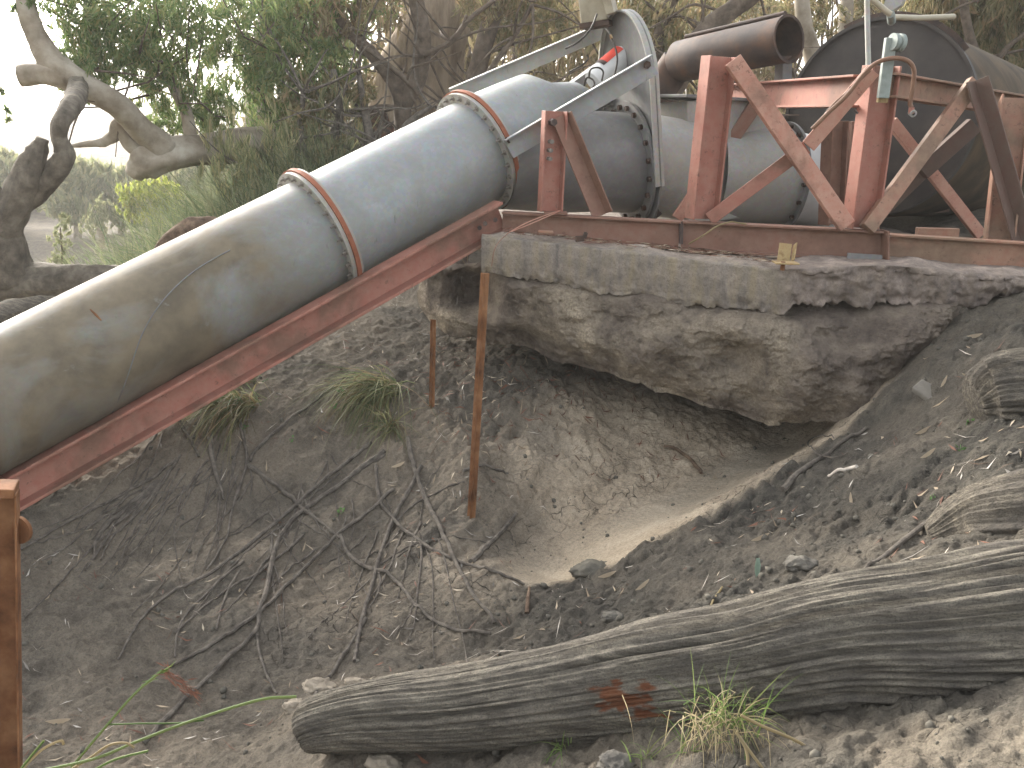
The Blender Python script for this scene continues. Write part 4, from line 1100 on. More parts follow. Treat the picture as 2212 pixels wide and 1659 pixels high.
# ------------------------------------------------------------------ stakes and the near post
def stake(p0, p1, w, label):
    s = empty('steel_stake', p0, label, 'stake', 'rusty steel stakes standing on the bank')
    k = [(-w*.5, -w*.12), (-w*.1, -w*.12), (0, -w*.6), (w*.1, -w*.12), (w*.5, -w*.12), (w*.5, w*.05), (-w*.5, w*.05)]
    MB().prism(k, p0, p1, (.25, 1, 0)).build('shaft', M['rust'], s, bevel=.001)
    return s
g1 = G(1017, 1118); stake(g1 - Vector((0, 0, .12)), P(1048, 590, g1.y + .05), .042, 'longer nearer rusty steel stake leaning up to the slab end')
g2 = G(933, 880); stake(g2 - Vector((0, 0, .12)), P(936, 690, g2.y), .034, 'shorter farther rusty steel stake under the left tip of the footing')
np_ = empty('near_steel_post', P(15, 1659, 2.62), 'rusty orange channel post at the lower left edge with a round lug', 'post')
MB().prism(prof_C(.075, .055, .006, -1), P(22, 1950, 2.62), P(8, 1062, 2.62), (1, .3, 0)).build('channel', M['rust'], np_, bevel=.002)
MB().box(P(7, 1066, 2.62), P(7, 1046, 2.62), .085, .07, (1, .3, 0)).build('cap', M['rust'], np_, bevel=.004)
MB().lathe(P(38, 1146, 2.64), (.25, 1, 0), [(0, .001), (0, .042), (.012, .042), (.012, .001)], 28).build('round_lug', M['rust'], np_)


# ------------------------------------------------------------------ leaves and blades
def leaf_quads(C, dirs, L, W, tilt=1.0):
    """narrow leaf-shaped quads: centres C, directions dirs, lengths L, widths W"""
    n = len(C)
    r = rng.normal(size=(n, 3))
    side = np.cross(dirs, r); side /= np.linalg.norm(side, axis=1)[:, None] + 1e-9
    a = C - dirs * L[:, None] * .5
    b = C + side * W[:, None] * .5 - dirs * L[:, None] * .08
    c = C + dirs * L[:, None] * .5
    d = C - side * W[:, None] * .5 - dirs * L[:, None] * .08
    V = np.stack([a, b, c, d], 1).reshape(-1, 3)
    return V, np.arange(n * 4).reshape(n, 4)

def unit(v): return v / (np.linalg.norm(v, axis=-1)[..., None] + 1e-9)

def crown_mesh(name, blobs, mat, parent, leaf=(.10, .016), down=0.6, sub=26, kind=None, sprigs=True):
    """blobs: (centre, radius xyz, count). Leaves gather in small sprays so gaps stay open between them"""
    Cs, Ds, Ls, Ws = [], [], [], []
    for c, r, n in blobs:
        c = np.array(c); r = np.broadcast_to(np.array(r, float), (3,))
        ns = max(1, n // sub)
        u = unit(rng.normal(size=(ns, 3))) * (rng.random((ns, 1)) ** 0.45)
        sc = c + u * r
        spr = np.mean(r) * 0.17
        sd = unit(rng.normal(size=(ns, 3)) * .8 + np.array([0, 0, -down]))
        k = np.repeat(np.arange(ns), sub)
        tpos = rng.random(len(k))
        p = sc[k] + sd[k] * (tpos[:, None] - .5) * spr * 2.6 + rng.normal(size=(len(k), 3)) * spr * .33
        d = unit(sd[k] * .8 + rng.normal(size=(len(k), 3)) * .6 + np.array([0, 0, -down]))
        Cs.append(p); Ds.append(d)
        Ls.append(leaf[0] * (0.6 + .8 * rng.random(len(k)))); Ws.append(leaf[1] * (0.7 + .7 * rng.random(len(k))))
    V, Q = leaf_quads(np.concatenate(Cs), np.concatenate(Ds), np.concatenate(Ls), np.concatenate(Ws))
    return link(name, np_mesh(name, V, Q), mat, parent, False, 0, kind)

def blades(roots, dirs, L, W, bend, segs=4):
    """curved grass blades: each a strip of segs quads narrowing to a point and sagging"""
    n = len(roots); V = np.zeros((n, segs + 1, 2, 3))
    side = unit(np.cross(dirs, rng.normal(size=(n, 3))))
    p = roots.copy(); d = dirs.copy()
    for k in range(segs + 1):
        w = W * (1 - (k / segs) ** 1.5 * .92)
        V[:, k, 0] = p - side * w[:, None] * .5; V[:, k, 1] = p + side * w[:, None] * .5
        d = unit(d + np.array([0, 0, -1]) * bend[:, None] / segs)
        p = p + d * (L / segs)[:, None]
    ix = np.arange(n * (segs + 1) * 2).reshape(n, segs + 1, 2)
    Q = np.stack([ix[:, :-1, 0], ix[:, :-1, 1], ix[:, 1:, 1], ix[:, 1:, 0]], -1).reshape(-1, 4)
    return V.reshape(-1, 3), Q

def limb(name, pts, rad, mat, parent, n=14, seg=6, amp=.12, grain=5, seed=0.0, along=1.2):
    return log_mesh(name, [Vector(p) for p in pts], rad, mat, parent, n, seg, amp, grain, along, .3, seed)

def pp(L_, Y=None):
    return [P(a, b, c) for a, b, c in L_]

# ------------------------------------------------------------------ the big gum with its low limb
gum = empty('river_gum_tree', P(900, 330, 11.5), 'huge old river gum with burnt hollow base and low limb reaching left', 'tree')
limb('trunk', pp([(880, 470, 11.5), (890, 330, 11.5), (905, 180, 11.5), (935, 60, 11.5), (950, -120, 11.6), (960, -400, 11.8)]), [.78, .62, .46, .40, .38, .34], M['rough_bark'], gum, 40, 8, .10, 7)
lm = limb('low_limb', pp([(860, 300, 11.4), (740, 322, 11.0), (640, 318, 10.6), (540, 312, 10.2), (440, 325, 10.0), (370, 330, 9.8), (312, 352, 9.7), (285, 378, 9.7)]), [.34, .26, .20, .17, .155, .165, .17, .07], M['gum_bark'], gum, 28, 6, .16, 4)
limb('pale_branch', pp([(360, 325, 9.75), (312, 285, 9.6), (250, 225, 9.3), (190, 190, 9.15), (140, 160, 9.1), (105, 125, 9.1), (75, 70, 9.1), (55, 10, 9.1), (45, -80, 9.1)]), [.135, .12, .11, .115, .13, .115, .09, .085, .08], M['gum_bark'], gum, 22, 6, .08, 3, 3.0)
limb('broken_stub', pp([(150, 160, 9.1), (95, 158, 9.08), (42, 162, 9.05)]), [.13, .10, .095], M['gum_bark'], gum, 18, 6, .12, 4, 5.0)
limb('gnarled_branch', pp([(330, 345, 9.7), (292, 315, 9.65), (268, 285, 9.6), (256, 270, 9.6), (246, 292, 9.6), (225, 306, 9.6), (190, 311, 9.6), (150, 316, 9.6)]), [.085, .085, .085, .07, .06, .05, .03, .015], M['gum_bark'], gum, 16, 6, .2, 4, 8.0)
limb('upright_branch', pp([(415, 315, 10.0), (400, 240, 10.0), (360, 160, 10.0), (330, 90, 10.0), (290, 20, 10.0)]), [.07, .06, .05, .045, .03], M['gum_bark'], gum, 12, 6, .1, 3, 2.0)
limb('burnt_hollow', pp([(818, 425, 10.9), (812, 330, 10.85), (800, 240, 10.9)]), [.36, .30, .14], M['char'], gum, 22, 6, .25, 5, 1.0)
limb('buttress', pp([(745, 470, 11.0), (770, 380, 11.1), (850, 250, 11.3)]), [.22, .20, .12], M['rough_bark'], gum, 18, 6, .15, 5, 4.0)
limb('trunk', pp([(570, 330, 12.5), (560, 220, 12.5), (575, 100, 12.6), (600, -60, 12.7)]), [.21, .18, .16, .15], M['gum_bark'], gum, 18, 6, .06, 3, 6.0)
limb('trunk', pp([(610, 420, 11.8), (598, 360, 11.8), (575, 322, 11.8)]), [.17, .15, .14], M['gum_bark'], gum, 18, 6, .06, 3, 6.5)
cb = []
for px, py, Y, r_, n_ in [(170, 20, 9.4, .45, 1500), (200, 90, 9.5, .42, 1900), (180, 150, 9.3, .30, 1200), (260, 60, 9.6, .5, 2400), (330, 40, 9.6, .55, 2600),
        (300, 120, 9.7, .45, 1800), (225, 150, 9.8, .30, 900), (180, 215, 9.3, .15, 300), (400, 80, 10, .45, 1300), (370, 150, 9.9, .4, 1100), (440, 30, 10, .5, 1700), (340, 200, 9.9, .35, 900),
        (410, 200, 10.2, .42, 1300), (360, 255, 10.2, .33, 900), (430, 250, 10.3, .36, 1000), (500, 230, 10.5, .45, 1500), (540, 150, 10.5, .5, 1600), (520, 60, 10.5, .55, 2200),
        (600, 20, 10.3, .55, 2600), (590, 110, 10.2, .5, 2200), (620, 190, 10.2, .45, 1900), (680, 60, 10.3, .5, 2000), (690, 150, 10.2, .4, 1500), (640, 250, 10.3, .35, 1200),
        (130, -50, 9.4, .5, 1600), (20, 10, 9.0, .2, 250), (3, 245, 8.8, .10, 90), (10, 200, 8.8, .07, 50), (760, 10, 10.5, .5, 1700), (740, 120, 10.4, .35, 800)]:
    cb.append((P(px, py, Y), (r_, r_, r_ * .8), int(n_ * .8)))
crown_mesh('crown', cb, M['leaf_gum'], gum, (.10, .0155), .7)
dr = []
for px, py, Y, r_, n_ in [(480, 330, 9.6, .30, 1100), (520, 370, 9.6, .34, 1300), (570, 320, 9.7, .32, 1100), (600, 285, 9.8, .35, 1200), (450, 375, 9.5, .25, 800), (550, 410, 9.6, .28, 900), (490, 410, 9.5, .25, 800),
                          (640, 320, 9.8, .25, 600), (440, 290, 9.8, .25, 600), (700, 250, 9.9, .3, 700)]:
    dr.append((P(px + 35, py, Y), (r_, r_ * .8, r_ * 1.15), int(n_ * .34)))
crown_mesh('drooping_foliage', dr, M['leaf_droop'], gum, (.16, .012), 1.7)
# twigs within the crown
mb = MB()
for k in range(60):
    b = cb[rng.integers(0, 24)][0]; e = b + Vector(rng.normal(size=3) * .55)
    mid_ = (b + e) / 2 + Vector(rng.normal(size=3) * .08)
    mb.tube([b, mid_, e], [.014, .009, .004], 5)
mb.build('twigs', M['stem_bark'], gum, kind='stuff')

# dark slender stems in front of the gum
def stem_tree(label, stems, crown, matl, matb, leaf=(.12, .018), group=None, name='slender_tree', down=.6, twigs=0, Yt=10):
    base_p = P(*stems[0][0][0])
    t = empty(name, base_p, label, 'tree', group)
    for k, (pts, rad) in enumerate(stems):
        limb('trunk' if k == 0 else 'branch', pp(pts), rad, matb, t, 12, 6, .12, 4, k * 1.7 + base_p.x)
    if twigs:
        mb = MB()
        for k in range(twigs):
            st = stems[rng.integers(0, len(stems))][0]
            a = st[rng.integers(0, len(st))]; b0 = P(*a)
            dx = Vector((rng.normal() * .5, rng.normal() * .3, rng.normal() * .35 + .2)); q = [b0]
            for s_ in range(4):
                dx = dx + Vector(rng.normal(size=3) * .16); q.append(q[-1] + dx * .42)
            mb.tube(spline(q, 3), lerp_list([.016, .011, .004], 13), 5)
        mb.build('twigs', matb, t, kind='stuff')
    if crown:
        crown_mesh('crown', [(P(a, b, c), (r_, r_, r_ * .8), n_) for a, b, c, r_, n_ in crown], matl, t, leaf, down)
    return t
stem_tree('dark twisted tree leaning left in front of the big trunk',
    [([(880, 400, 10.2), (872, 280, 10.2), (862, 195, 10.2), (815, 130, 10.2), (760, 70, 10.2), (715, 10, 10.2), (690, -60, 10.2)], [.09, .085, .085, .07, .06, .05, .04]),
     ([(870, 230, 10.2), (905, 160, 10.2), (912, 80, 10.2), (900, 0, 10.2), (905, -80, 10.2)], [.085, .09, .085, .08, .07]),
     ([(730, 65, 10.2), (800, 110, 10.1), (880, 175, 10.0), (905, 205, 10)], [.02, .025, .03, .02]),
     ([(915, 120, 10.1), (975, 90, 10.1), (1010, 45, 10.1), (1055, 10, 10.1), (1095, -20, 10.1)], [.03, .028, .025, .02, .015])],
    [(720, 20, 10.2, .4, 900), (800, -20, 10.2, .5, 1200), (1060, 0, 10.4, .35, 500), (745, 190, 10.4, .3, 500)], M['leaf_brown'], M['stem_bark'], twigs=26)
stem_tree('dark slender tree standing between the gum trunk and the rails',
    [([(1010, 300, 10.6), (1022, 200, 10.6), (1040, 120, 10.6), (1062, 40, 10.6), (1085, -60, 10.6)], [.12, .11, .10, .10, .09]),
     ([(1000, 260, 10.4), (1060, 150, 10.4), (1110, 80, 10.4), (1150, 10, 10.4)], [.03, .03, .025, .02])],
    [(1090, 20, 10.8, .5, 1300), (1150, 60, 10.9, .45, 1000), (1180, 0, 10.9, .45, 1100)], M['leaf_olive'], M['stem_bark'], twigs=22)
stem_tree('thin pale brown multi stemmed shrub at the left of the burnt hollow',
    [([(768, 430, 10.0), (740, 360, 10.0), (722, 300, 10.0), (735, 240, 10.0), (720, 150, 10)], [.07, .06, .05, .045, .03]),
     ([(775, 420, 9.9), (800, 330, 9.9), (790, 250, 9.9), (775, 160, 9.9)], [.05, .045, .04, .03]),
     ([(805, 425, 9.8), (845, 330, 9.8), (880, 270, 9.8), (930, 230, 9.8)], [.05, .045, .04, .02]),
     ([(690, 425, 9.8), (650, 300, 9.8), (655, 200, 9.8)], [.04, .035, .025])],
    [(690, 330, 10, .35, 900), (740, 210, 10, .35, 800), (650, 230, 10, .35, 900), (930, 300, 10, .25, 300)], M['leaf_olive'], M['root'], twigs=30)
stem_tree('dark leaning tree rising behind the exhaust drum',
    [([(1425, 250, 10.2), (1470, 150, 10.2), (1520, 75, 10.2), (1570, 30, 10.2), (1640, -20, 10.2)], [.15, .13, .11, .10, .08]),
     ([(1400, 300, 10.5), (1410, 160, 10.5), (1435, 40, 10.5), (1470, -40, 10.5)], [.09, .075, .07, .06])],
    [(1500, 100, 10.6, .45, 1000), (1420, 60, 10.7, .45, 1100), (1580, 0, 10.8, .5, 1000), (1360, 30, 10.7, .4, 900)], M['leaf_olive'], M['stem_bark'], twigs=18)
stem_tree('pale barked gum sapling behind the gap right of the exhaust drum',
    [([(1770, 330, 11.5), (1765, 160, 11.5), (1748, 95, 11.5), (1735, 40, 11.5), (1730, -40, 11.5)], [.12, .11, .10, .09, .08])],
    [(1700, 20, 12, .4, 700), (1770, 40, 12, .35, 500), (1690, 260, 12, .5, 900), (1740, 180, 12, .25, 250)], M['leaf_olive'], M['gum_bark'])
stem_tree('second pale barked gum sapling nearer the conduit',
    [([(1860, 250, 12.5), (1828, 130, 12.5), (1826, 60, 12.5), (1832, -40, 12.5)], [.10, .09, .09, .08])],
    [(1850, 10, 12.6, .35, 400), (1800, 60, 12.6, .25, 220), (1900, 20, 12.6, .3, 350)], M['leaf_olive'], M['gum_bark'])
stem_tree('broad olive tree with thin stems behind the far end of the tank',
    [([(2130, 260, 10), (2115, 150, 10), (2090, 60, 10), (2075, -40, 10)], [.06, .05, .045, .04]),
     ([(2110, 190, 10), (2170, 110, 10), (2230, 60, 10)], [.03, .025, .02]),
     ([(2100, 130, 10), (2040, 90, 10), (1990, 70, 10)], [.025, .02, .012])],
    [(2010, 40, 10.5, .40, 1200), (2090, 20, 10.5, .5, 2100), (2080, 110, 10.5, .40, 1500), (2170, 60, 10.4, .5, 2300), (2190, 150, 10.4, .45, 2000), (2240, 20, 10.2, .5, 1700), (2140, -40, 10.3, .5, 1500), (2000, -30, 10.5, .45, 1100), (2230, 200, 10.6, .4, 1200)],
    M['leaf_olive'], M['stem_bark'], leaf=(.14, .017), down=1.2, twigs=14)

# far wood closing the view: reads as one mass
fb = []
for k in range(150):
    px = rng.uniform(560, 2330); Y = rng.uniform(15, 24); py = rng.uniform(-120, 380)
    if 1690 < px < 1940 and py < 200 and rng.random() < .55: continue
    r_ = rng.uniform(.8, 1.6)
    fb.append((P(px, py, Y), (r_, r_, r_ * .9), int(430 * r_)))
fw = crown_mesh('far_wood', fb, M['leaf_brown'], None, (.30, .045), .8, sub=22, kind='stuff')
tag(fw, 'dense brown olive scrub closing the view behind the pump', 'woodland')
mb = MB()
for k in range(70):
    px = rng.uniform(620, 2200); Y = rng.uniform(13, 19); w = rng.uniform(.012, .05)
    q = [P(px + rng.normal() * 12 + (py - 200) * s_, py, Y) for s_ in [rng.normal() * .25] for py in (420, 300, 180, 60, -80)]
    mb.tube(spline(q, 3), lerp_list([w, w * .8, w * .5], 13), 5)
tag(mb.build('far_wood_stems', M['stem_bark'], None, kind='stuff', smooth=True), 'many thin dark stems of the scrub behind the pump', 'woodland')

# ------------------------------------------------------------------ far bank
def bank_tree(px, pyt, pyb, wpx, Y, label, mat, n, name='far_bank_tree', leaf=(.42, .10), group='trees and bushes on the far bank'):
    top, bot = P(px, pyt, Y), P(px, pyb, Y); H = top.z - bot.z
    t = empty(name, bot, label, 'tree' if 'tree' in name else 'bush', group)
    MB().tube(spline([bot - Vector((0, 0, .5)), bot + Vector((.1, 0, H * .35)), bot + Vector((-.1, 0, H * .8))], 4), lerp_list([.16, .12, .05], 9), 8).build('trunk', M['gum_bark'], t, smooth=True)
    r_ = wpx / F_PX * Y * .5; bl = []
    for k in range(9):
        a = rng.uniform(0, 2 * math.pi); f = rng.random() ** .5
        bl.append((bot + Vector((math.cos(a) * r_ * f * .75, math.sin(a) * r_ * f * .75, H * rng.uniform(.25, .88))), (r_ * .55, r_ * .55, H * .24), n * 2 // 9))
    crown_mesh('crown', bl, mat, t, leaf, 1.0, sub=14)
    return t
for a in [(-40, 330, 480, 190, 36, 'pale green tree at the far left edge across the river', M['leaf_far'], 2600),
          (60, 350, 470, 120, 40, 'small round pale tree left of the dead fork across the river', M['leaf_far'], 1500),
          (165, 348, 500, 190, 34, 'rounded willowy tree straight across the river', M['leaf_far'], 3600),
          (260, 372, 500, 150, 36, 'grey green tree across the river beside the limb knob', M['leaf_far'], 2600),
          (390, 330, 500, 220, 38, 'taller far tree half hidden behind drooping foliage', M['leaf_far'], 3000),
          (480, 300, 480, 240, 42, 'broad far tree behind the low limb', M['leaf_far'], 3000)]:
    bank_tree(*a)
bank_tree(318, 390, 500, 130, 26, 'bright yellow green bush lit up on the far bank', M['leaf_lime'], 2600, 'lime_bush', (.20, .05), None)
bank_tree(212, 430, 520, 65, 29, 'small grey green bush at the far waterline', M['leaf_far'], 900, 'waterside_bush', (.16, .03), None)
sp_t = empty('young_sapling', P(130, 590, 13), 'feathery young sapling before the river water', 'sapling')
MB().tube(spline([P(138, 620, 13), P(135, 560, 13), P(130, 490, 13)], 4), lerp_list([.025, .016, .006], 9), 6).build('stem', M['stem_bark'], sp_t, smooth=True)
crown_mesh('foliage', [(P(130, 520, 13), (.16, .16, .20), 420), (P(128, 560, 13), (.22, .2, .14), 420), (P(140, 480, 13), (.09, .09, .12), 160)], M['leaf_far'], sp_t, (.10, .012), .1)

# ------------------------------------------------------------------ reeds and sedge on the river bank behind the pipe
n_ = 15000
bx = []
while len(bx) < n_:
    px, Y = rng.uniform(180, 760), rng.uniform(8.2, 15)
    p = P(px, 500, Y); x = p.x
    z = float(gz(x, Y))
    q = proj((x, Y, z))
    if q[0] < 200: continue
    bx.append((x, Y, z))
bx = np.array(bx)
dirs = unit(rng.normal(size=(n_, 3)) * .38 + np.array([-.15, -.1, 1.0]))
V, Q = blades(bx, dirs, rng.uniform(.45, 1.15, n_), rng.uniform(.010, .022, n_), rng.uniform(.3, 1.6, n_))
rd = link('reeds', np_mesh('reeds', V, Q), M['reed'], None, False, 0, 'stuff')
tag(rd, 'dark green reeds and sedge crowding the bank behind the sloping pipe', 'reeds')
n_ = 2600
bx = np.stack([rng.uniform(-.8, 2.6, n_), rng.uniform(7.6, 9.5, n_)], 1); bz = np.maximum(gz(bx[:, 0], bx[:, 1]), 1.05)
V, Q = blades(np.column_stack([bx, bz]), unit(rng.normal(size=(n_, 3)) * .5 + [0, 0, .8]), rng.uniform(.12, .4, n_), rng.uniform(.006, .014, n_), rng.uniform(.5, 2.2, n_))
tag(link('straw_litter', np_mesh('straw_litter', V, Q), M['dry_blade'], None, False, 0, 'stuff'), 'dry straw and grass on the ground behind the pump elbow', 'dry grass')

# ------------------------------------------------------------------ dead fallen trees at the left
ft = empty('fallen_dead_tree', P(20, 600, 7.6), 'dead fallen trunk with a broken stub and a crooked rising fork at the left edge', 'fallen tree')
limb('trunk', pp([(-160, 590, 7.6), (-40, 600, 7.6), (30, 610, 7.6), (110, 612, 7.6), (200, 608, 7.55), (320, 612, 7.5), (430, 640, 7.5)]), [.20, .20, .17, .16, .14, .11, .08], M['dead_bark'], ft, 30, 8, .14, 6)
limb('fork_base', pp([(20, 605, 7.6), (10, 540, 7.55), (15, 490, 7.55), (40, 445, 7.55), (75, 412, 7.55), (120, 368, 7.55), (140, 335, 7.55), (128, 295, 7.55), (132, 262, 7.55), (152, 232, 7.8), (165, 208, 8.4), (172, 160, 9.6), (188, 90, 10.4), (196, 0, 10.6), (200, -90, 10.8)]),
     [.22, .16, .12, .10, .095, .08, .075, .065,   .07, .085, .09, .08, .07, .06, .05], M['dead_bark'], ft, 24, 7, .15, 5, 2.0)
limb('broken_stub', pp([(0, 500, 7.5), (22, 450, 7.5), (50, 400, 7.5), (72, 350, 7.5), (92, 300, 7.5)]), [.13, .13, .115, .10, .045], M['dead_bark'], ft, 22, 7, .2, 5, 4.0)
limb('side_branch', pp([(-60, 360, 7.5), (-10, 415, 7.5), (8, 450, 7.5), (20, 490, 7.5)]), [.06, .05, .05, .04], M['dead_bark'], ft, 12, 6, .1, 4, 7.0)
cl = limb('curved_branch', pp([(300, 640, 7.9), (335, 570, 7.9), (365, 525, 7.85), (400, 500, 7.8), (440, 487, 7.8), (490, 492, 7.8), (560, 520, 7.8)]), [.045, .055, .075, .085, .075, .05, .03], M['brown_wood'], None, 18, 7, .18, 6, 3.0)
cl.name = 'fallen_branch'; tag(cl, 'curved dark brown fallen branch arching just above the sloping pipe', 'branch')
pl = limb('fallen_log', pp([(-20, 700, 6.6), (40, 672, 6.8), (120, 655, 7.0)]), [.10, .09, .05], M['log_old'], None, 16, 6, .2, 6, 2.2)
tag(pl, 'short grey weathered log end below the fallen trunk at left', 'log')

# ------------------------------------------------------------------ foreground log and older timber at the right
fl_pts = [P(664, 1578, 2.62), P(700, 1562, 2.61), P(800, 1545, 2.60), P(1000, 1530, 2.56), P(1200, 1502, 2.52), P(1400, 1470, 2.48), P(1600, 1440, 2.45), P(1800, 1400, 2.42), P(2000, 1390, 2.40), P(2212, 1376, 2.38), P(2500, 1358, 2.36)]
fl_r = [.072, .090, .106, .126, .142, .164, .174, .188, .222, .256, .28]
fl = log_mesh('fallen_log', fl_pts, fl_r, M['log'], None, 240, 30, .070, 34, 0.85, .8, 1.3, True, True, [.9, .6, .6, .8, 1.0, 1.1, 1.2], .16)
vs = np.array([v.co[:] for v in fl.data.vertices])
prx = np.array([proj(v) for v in vs])
bare = np.exp(-((prx[:, 0] - 1345) / 70)**2 - ((prx[:, 1] - 1500) / 50)**2) * 1.2 + np.exp(-((prx[:, 0] - 1430) / 60)**2 - ((prx[:, 1] - 1545) / 16)**2)
bare *= np.clip(.6 + 1.2 * fbm(vs[:, 0] * 12, vs[:, 1] * 12, vs[:, 2] * 25, 3), 0, 1.3)
at = fl.data.attributes.new('bare', 'FLOAT', 'POINT'); at.data.foreach_set('value', np.clip(bare, 0, 1).astype(np.float32))
tag(fl, 'long grey fallen log lying across the foreground with orange decayed patch', 'log')
ol = log_mesh('weathered_stump', [P(2108, 880, 3.86), P(2135, 872, 3.86), P(2190, 868, 3.84), P(2330, 885, 3.8), P(2500, 905, 3.75)], [.10, .17, .21, .24, .26], M['log_old'], None, 170, 24, .11, 24, 2.0, .5, 4.4, True, True, None, .2)
tag(ol, 'grey grained old timber end jutting in at the right edge', 'timber')
ol2 = log_mesh('buried_timber', [P(2010, 1170, 3.1), P(2090, 1150, 3.08), P(2212, 1145, 3.0), P(2400, 1150, 2.95)], [.06, .14, .20, .23], M['log_old'], None, 160, 22, .085, 26, 2.0, .5, 7.4)
tag(ol2, 'half buried grey timber just above the big log at right', 'timber')

# ------------------------------------------------------------------ exposed roots
def root_path(pix, lift):
    sp_ = spline([Vector((a, b, 0)) for a, b in pix], 5)
    out = []
    for i, q in enumerate(sp_):
        g = G(q.x, q.y)
        out.append(g)
    # ease along depth so roots bridge small hollows
    A = np.array([tuple(p) for p in out])
    for _ in range(3):
        A[1:-1] = (A[:-2] + 2 * A[1:-1] + A[2:]) / 4
    z = np.maximum(A[:, 2], gz(A[:, 0], A[:, 1])) + lift
    A[:, 2] = z
    return [Vector(a) for a in A]
def root(pix, w0, w1, parent, name='root'):
    p = root_path(pix, w0 * .55)
    w0 *= .82; rad = np.interp(np.linspace(0, 1, len(p)), [0, 1], [w0, w1 * .8])
    rad = rad * (1 + .22 * np.array([noise3(i * .35, w0 * 900, pix[0][0] * .01) for i in range(len(p))]))
    return MB().tube(p, list(rad), 7).build(name, M['root'], parent, smooth=True)
ra = empty('root_tangle', G(300, 1090), 'brush of thin dark roots hanging down the bank near the lower left post', 'roots')
rb = empty('root_tangle', G(560, 1330), 'long roots spreading down from the left grass tussock to bank foot', 'roots')
rc = empty('root_tangle', G(870, 1150), 'thick crossing roots below the second grass tussock beside the stake', 'roots')
S = .014
for pix, a, b in [([(382, 995), (330, 1035), (270, 1068), (162, 1125), (40, 1192)], .012, .007), ([(340, 1045), (252, 1120), (209, 1166), (205, 1206)], .017, .008),
        ([(335, 1050), (260, 1130), (202, 1181), (155, 1235), (50, 1343)], .009, .004), ([(345, 1048), (270, 1110), (225, 1175), (185, 1235)], .010, .005), ([(350, 1050), (290, 1120), (240, 1165), (218, 1215)], .011, .004),
        ([(340, 1040), (240, 1100), (150, 1180), (90, 1215)], .007, .004), ([(375, 1010), (310, 1084), (240, 1150), (170, 1250)], .008, .003), ([(355, 1045), (300, 1095), (262, 1150), (225, 1160)], .009, .004),
        ([(320, 1062), (230, 1120), (120, 1170), (60, 1175)], .007, .004), ([(200, 1090), (150, 1120), (80, 1150)], .006, .003), ([(390, 985), (345, 1060), (300, 1130), (262, 1208)], .008, .004)]:
    root(pix, a, b, ra)
for pix, a, b in [([(450, 925), (461, 1013), (479, 1064), (482, 1085)], .021, .008), ([(511, 891), (529, 963), (533, 1010), (500, 1107), (490, 1170), (446, 1235)], .014, .007),
        ([(536, 1010), (612, 1064), (659, 1107), (734, 1166)], .016, .011), ([(752, 812), (684, 866), (562, 963), (540, 1000)], .012, .013),
        ([(830, 977), (708, 1071), (648, 1112), (598, 1174), (576, 1278), (558, 1328), (554, 1368), (468, 1451), (360, 1555), (318, 1605)], .017, .011),
        ([(800, 960), (690, 1050), (576, 1148), (468, 1235), (360, 1289), (299, 1350), (256, 1429)], .014, .006), ([(558, 1328), (464, 1393), (360, 1447)], .013, .007),
        ([(554, 1368), (562, 1422), (583, 1476), (598, 1501)], .009, .005), ([(850, 1060), (792, 1112), (713, 1174), (612, 1278), (562, 1328)], .014, .011),
        ([(526, 1217), (407, 1321), (382, 1379), (378, 1422)], .009, .004), ([(518, 1235), (486, 1292), (468, 1364)], .009, .006), ([(454, 1062), (392, 1213), (281, 1335)], .006, .003),
        ([(295, 1082), (380, 1060), (461, 1039)], .005, .003), ([(655, 1160), (560, 1240), (470, 1290), (380, 1370)], .010, .005), ([(600, 1180), (520, 1290), (480, 1330)], .008, .004),
        ([(640, 1120), (560, 1170), (480, 1250), (420, 1330)], .007, .004), ([(520, 960), (500, 1010), (515, 1062)], .009, .005), ([(533, 985), (545, 1040), (540, 1075)], .008, .004), ([(430, 1020), (400, 1090), (340, 1180)], .006, .003)]:
    root(pix, a, b, rb)
for pix, a, b in [([(812, 1010), (816, 1064), (830, 1102), (910, 1181), (1014, 1224), (1068, 1238), (1133, 1267)], .015, .007), ([(880, 950), (895, 1017), (924, 1093), (967, 1181), (1014, 1278), (1068, 1350)], .018, .010),
        ([(910, 1010), (884, 1062), (848, 1127), (820, 1206), (805, 1264), (780, 1350), (766, 1433)], .016, .010), ([(735, 1160), (762, 1213), (856, 1256), (895, 1310), (967, 1361), (1060, 1372)], .013, .008),
        ([(790, 1340), (769, 1375), (719, 1458), (684, 1494), (670, 1560)], .012, .008), ([(880, 1190), (796, 1256), (666, 1379)], .005, .004), ([(816, 1224), (895, 1177), (978, 1163), (1050, 1174)], .005, .003),
        ([(1115, 1112), (1085, 1150), (1050, 1184), (1018, 1217)], .012, .020), ([(1003, 1042), (924, 1075), (877, 1107), (830, 1160)], .007, .005), ([(815, 1225), (822, 1270), (790, 1330)], .008, .005),
        ([(737, 1165), (730, 1200), (745, 1240)], .006, .003), ([(893, 1310), (880, 1340), (850, 1380)], .005, .003), ([(760, 1080), (765, 1130), (758, 1170)], .006, .004), ([(700, 1070), (760, 1030), (830, 985)], .010, .013)]:
    root(pix, a, b, rc)
for k in range(46):
    x0, y0 = (rng.uniform(300, 560), rng.uniform(930, 1060)) if k < 20 else (rng.uniform(560, 960), rng.uniform(980, 1200))
    hd = rng.uniform(1.9, 2.5) if k < 34 else rng.uniform(.9, 1.5)
    L_ = rng.uniform(120, 330); q = [(x0, y0)]
    for s_ in range(6):
        hd += rng.normal() * .16
        q.append((q[-1][0] + math.cos(hd) * L_ / 6, q[-1][1] + math.sin(hd) * L_ / 6))
    q = [(max(a_, 60), min(c_, 1600)) for a_, c_ in q]
    root(q, rng.uniform(.004, .0085), .0025, ra if x0 < 420 else (rb if x0 < 720 else rc))
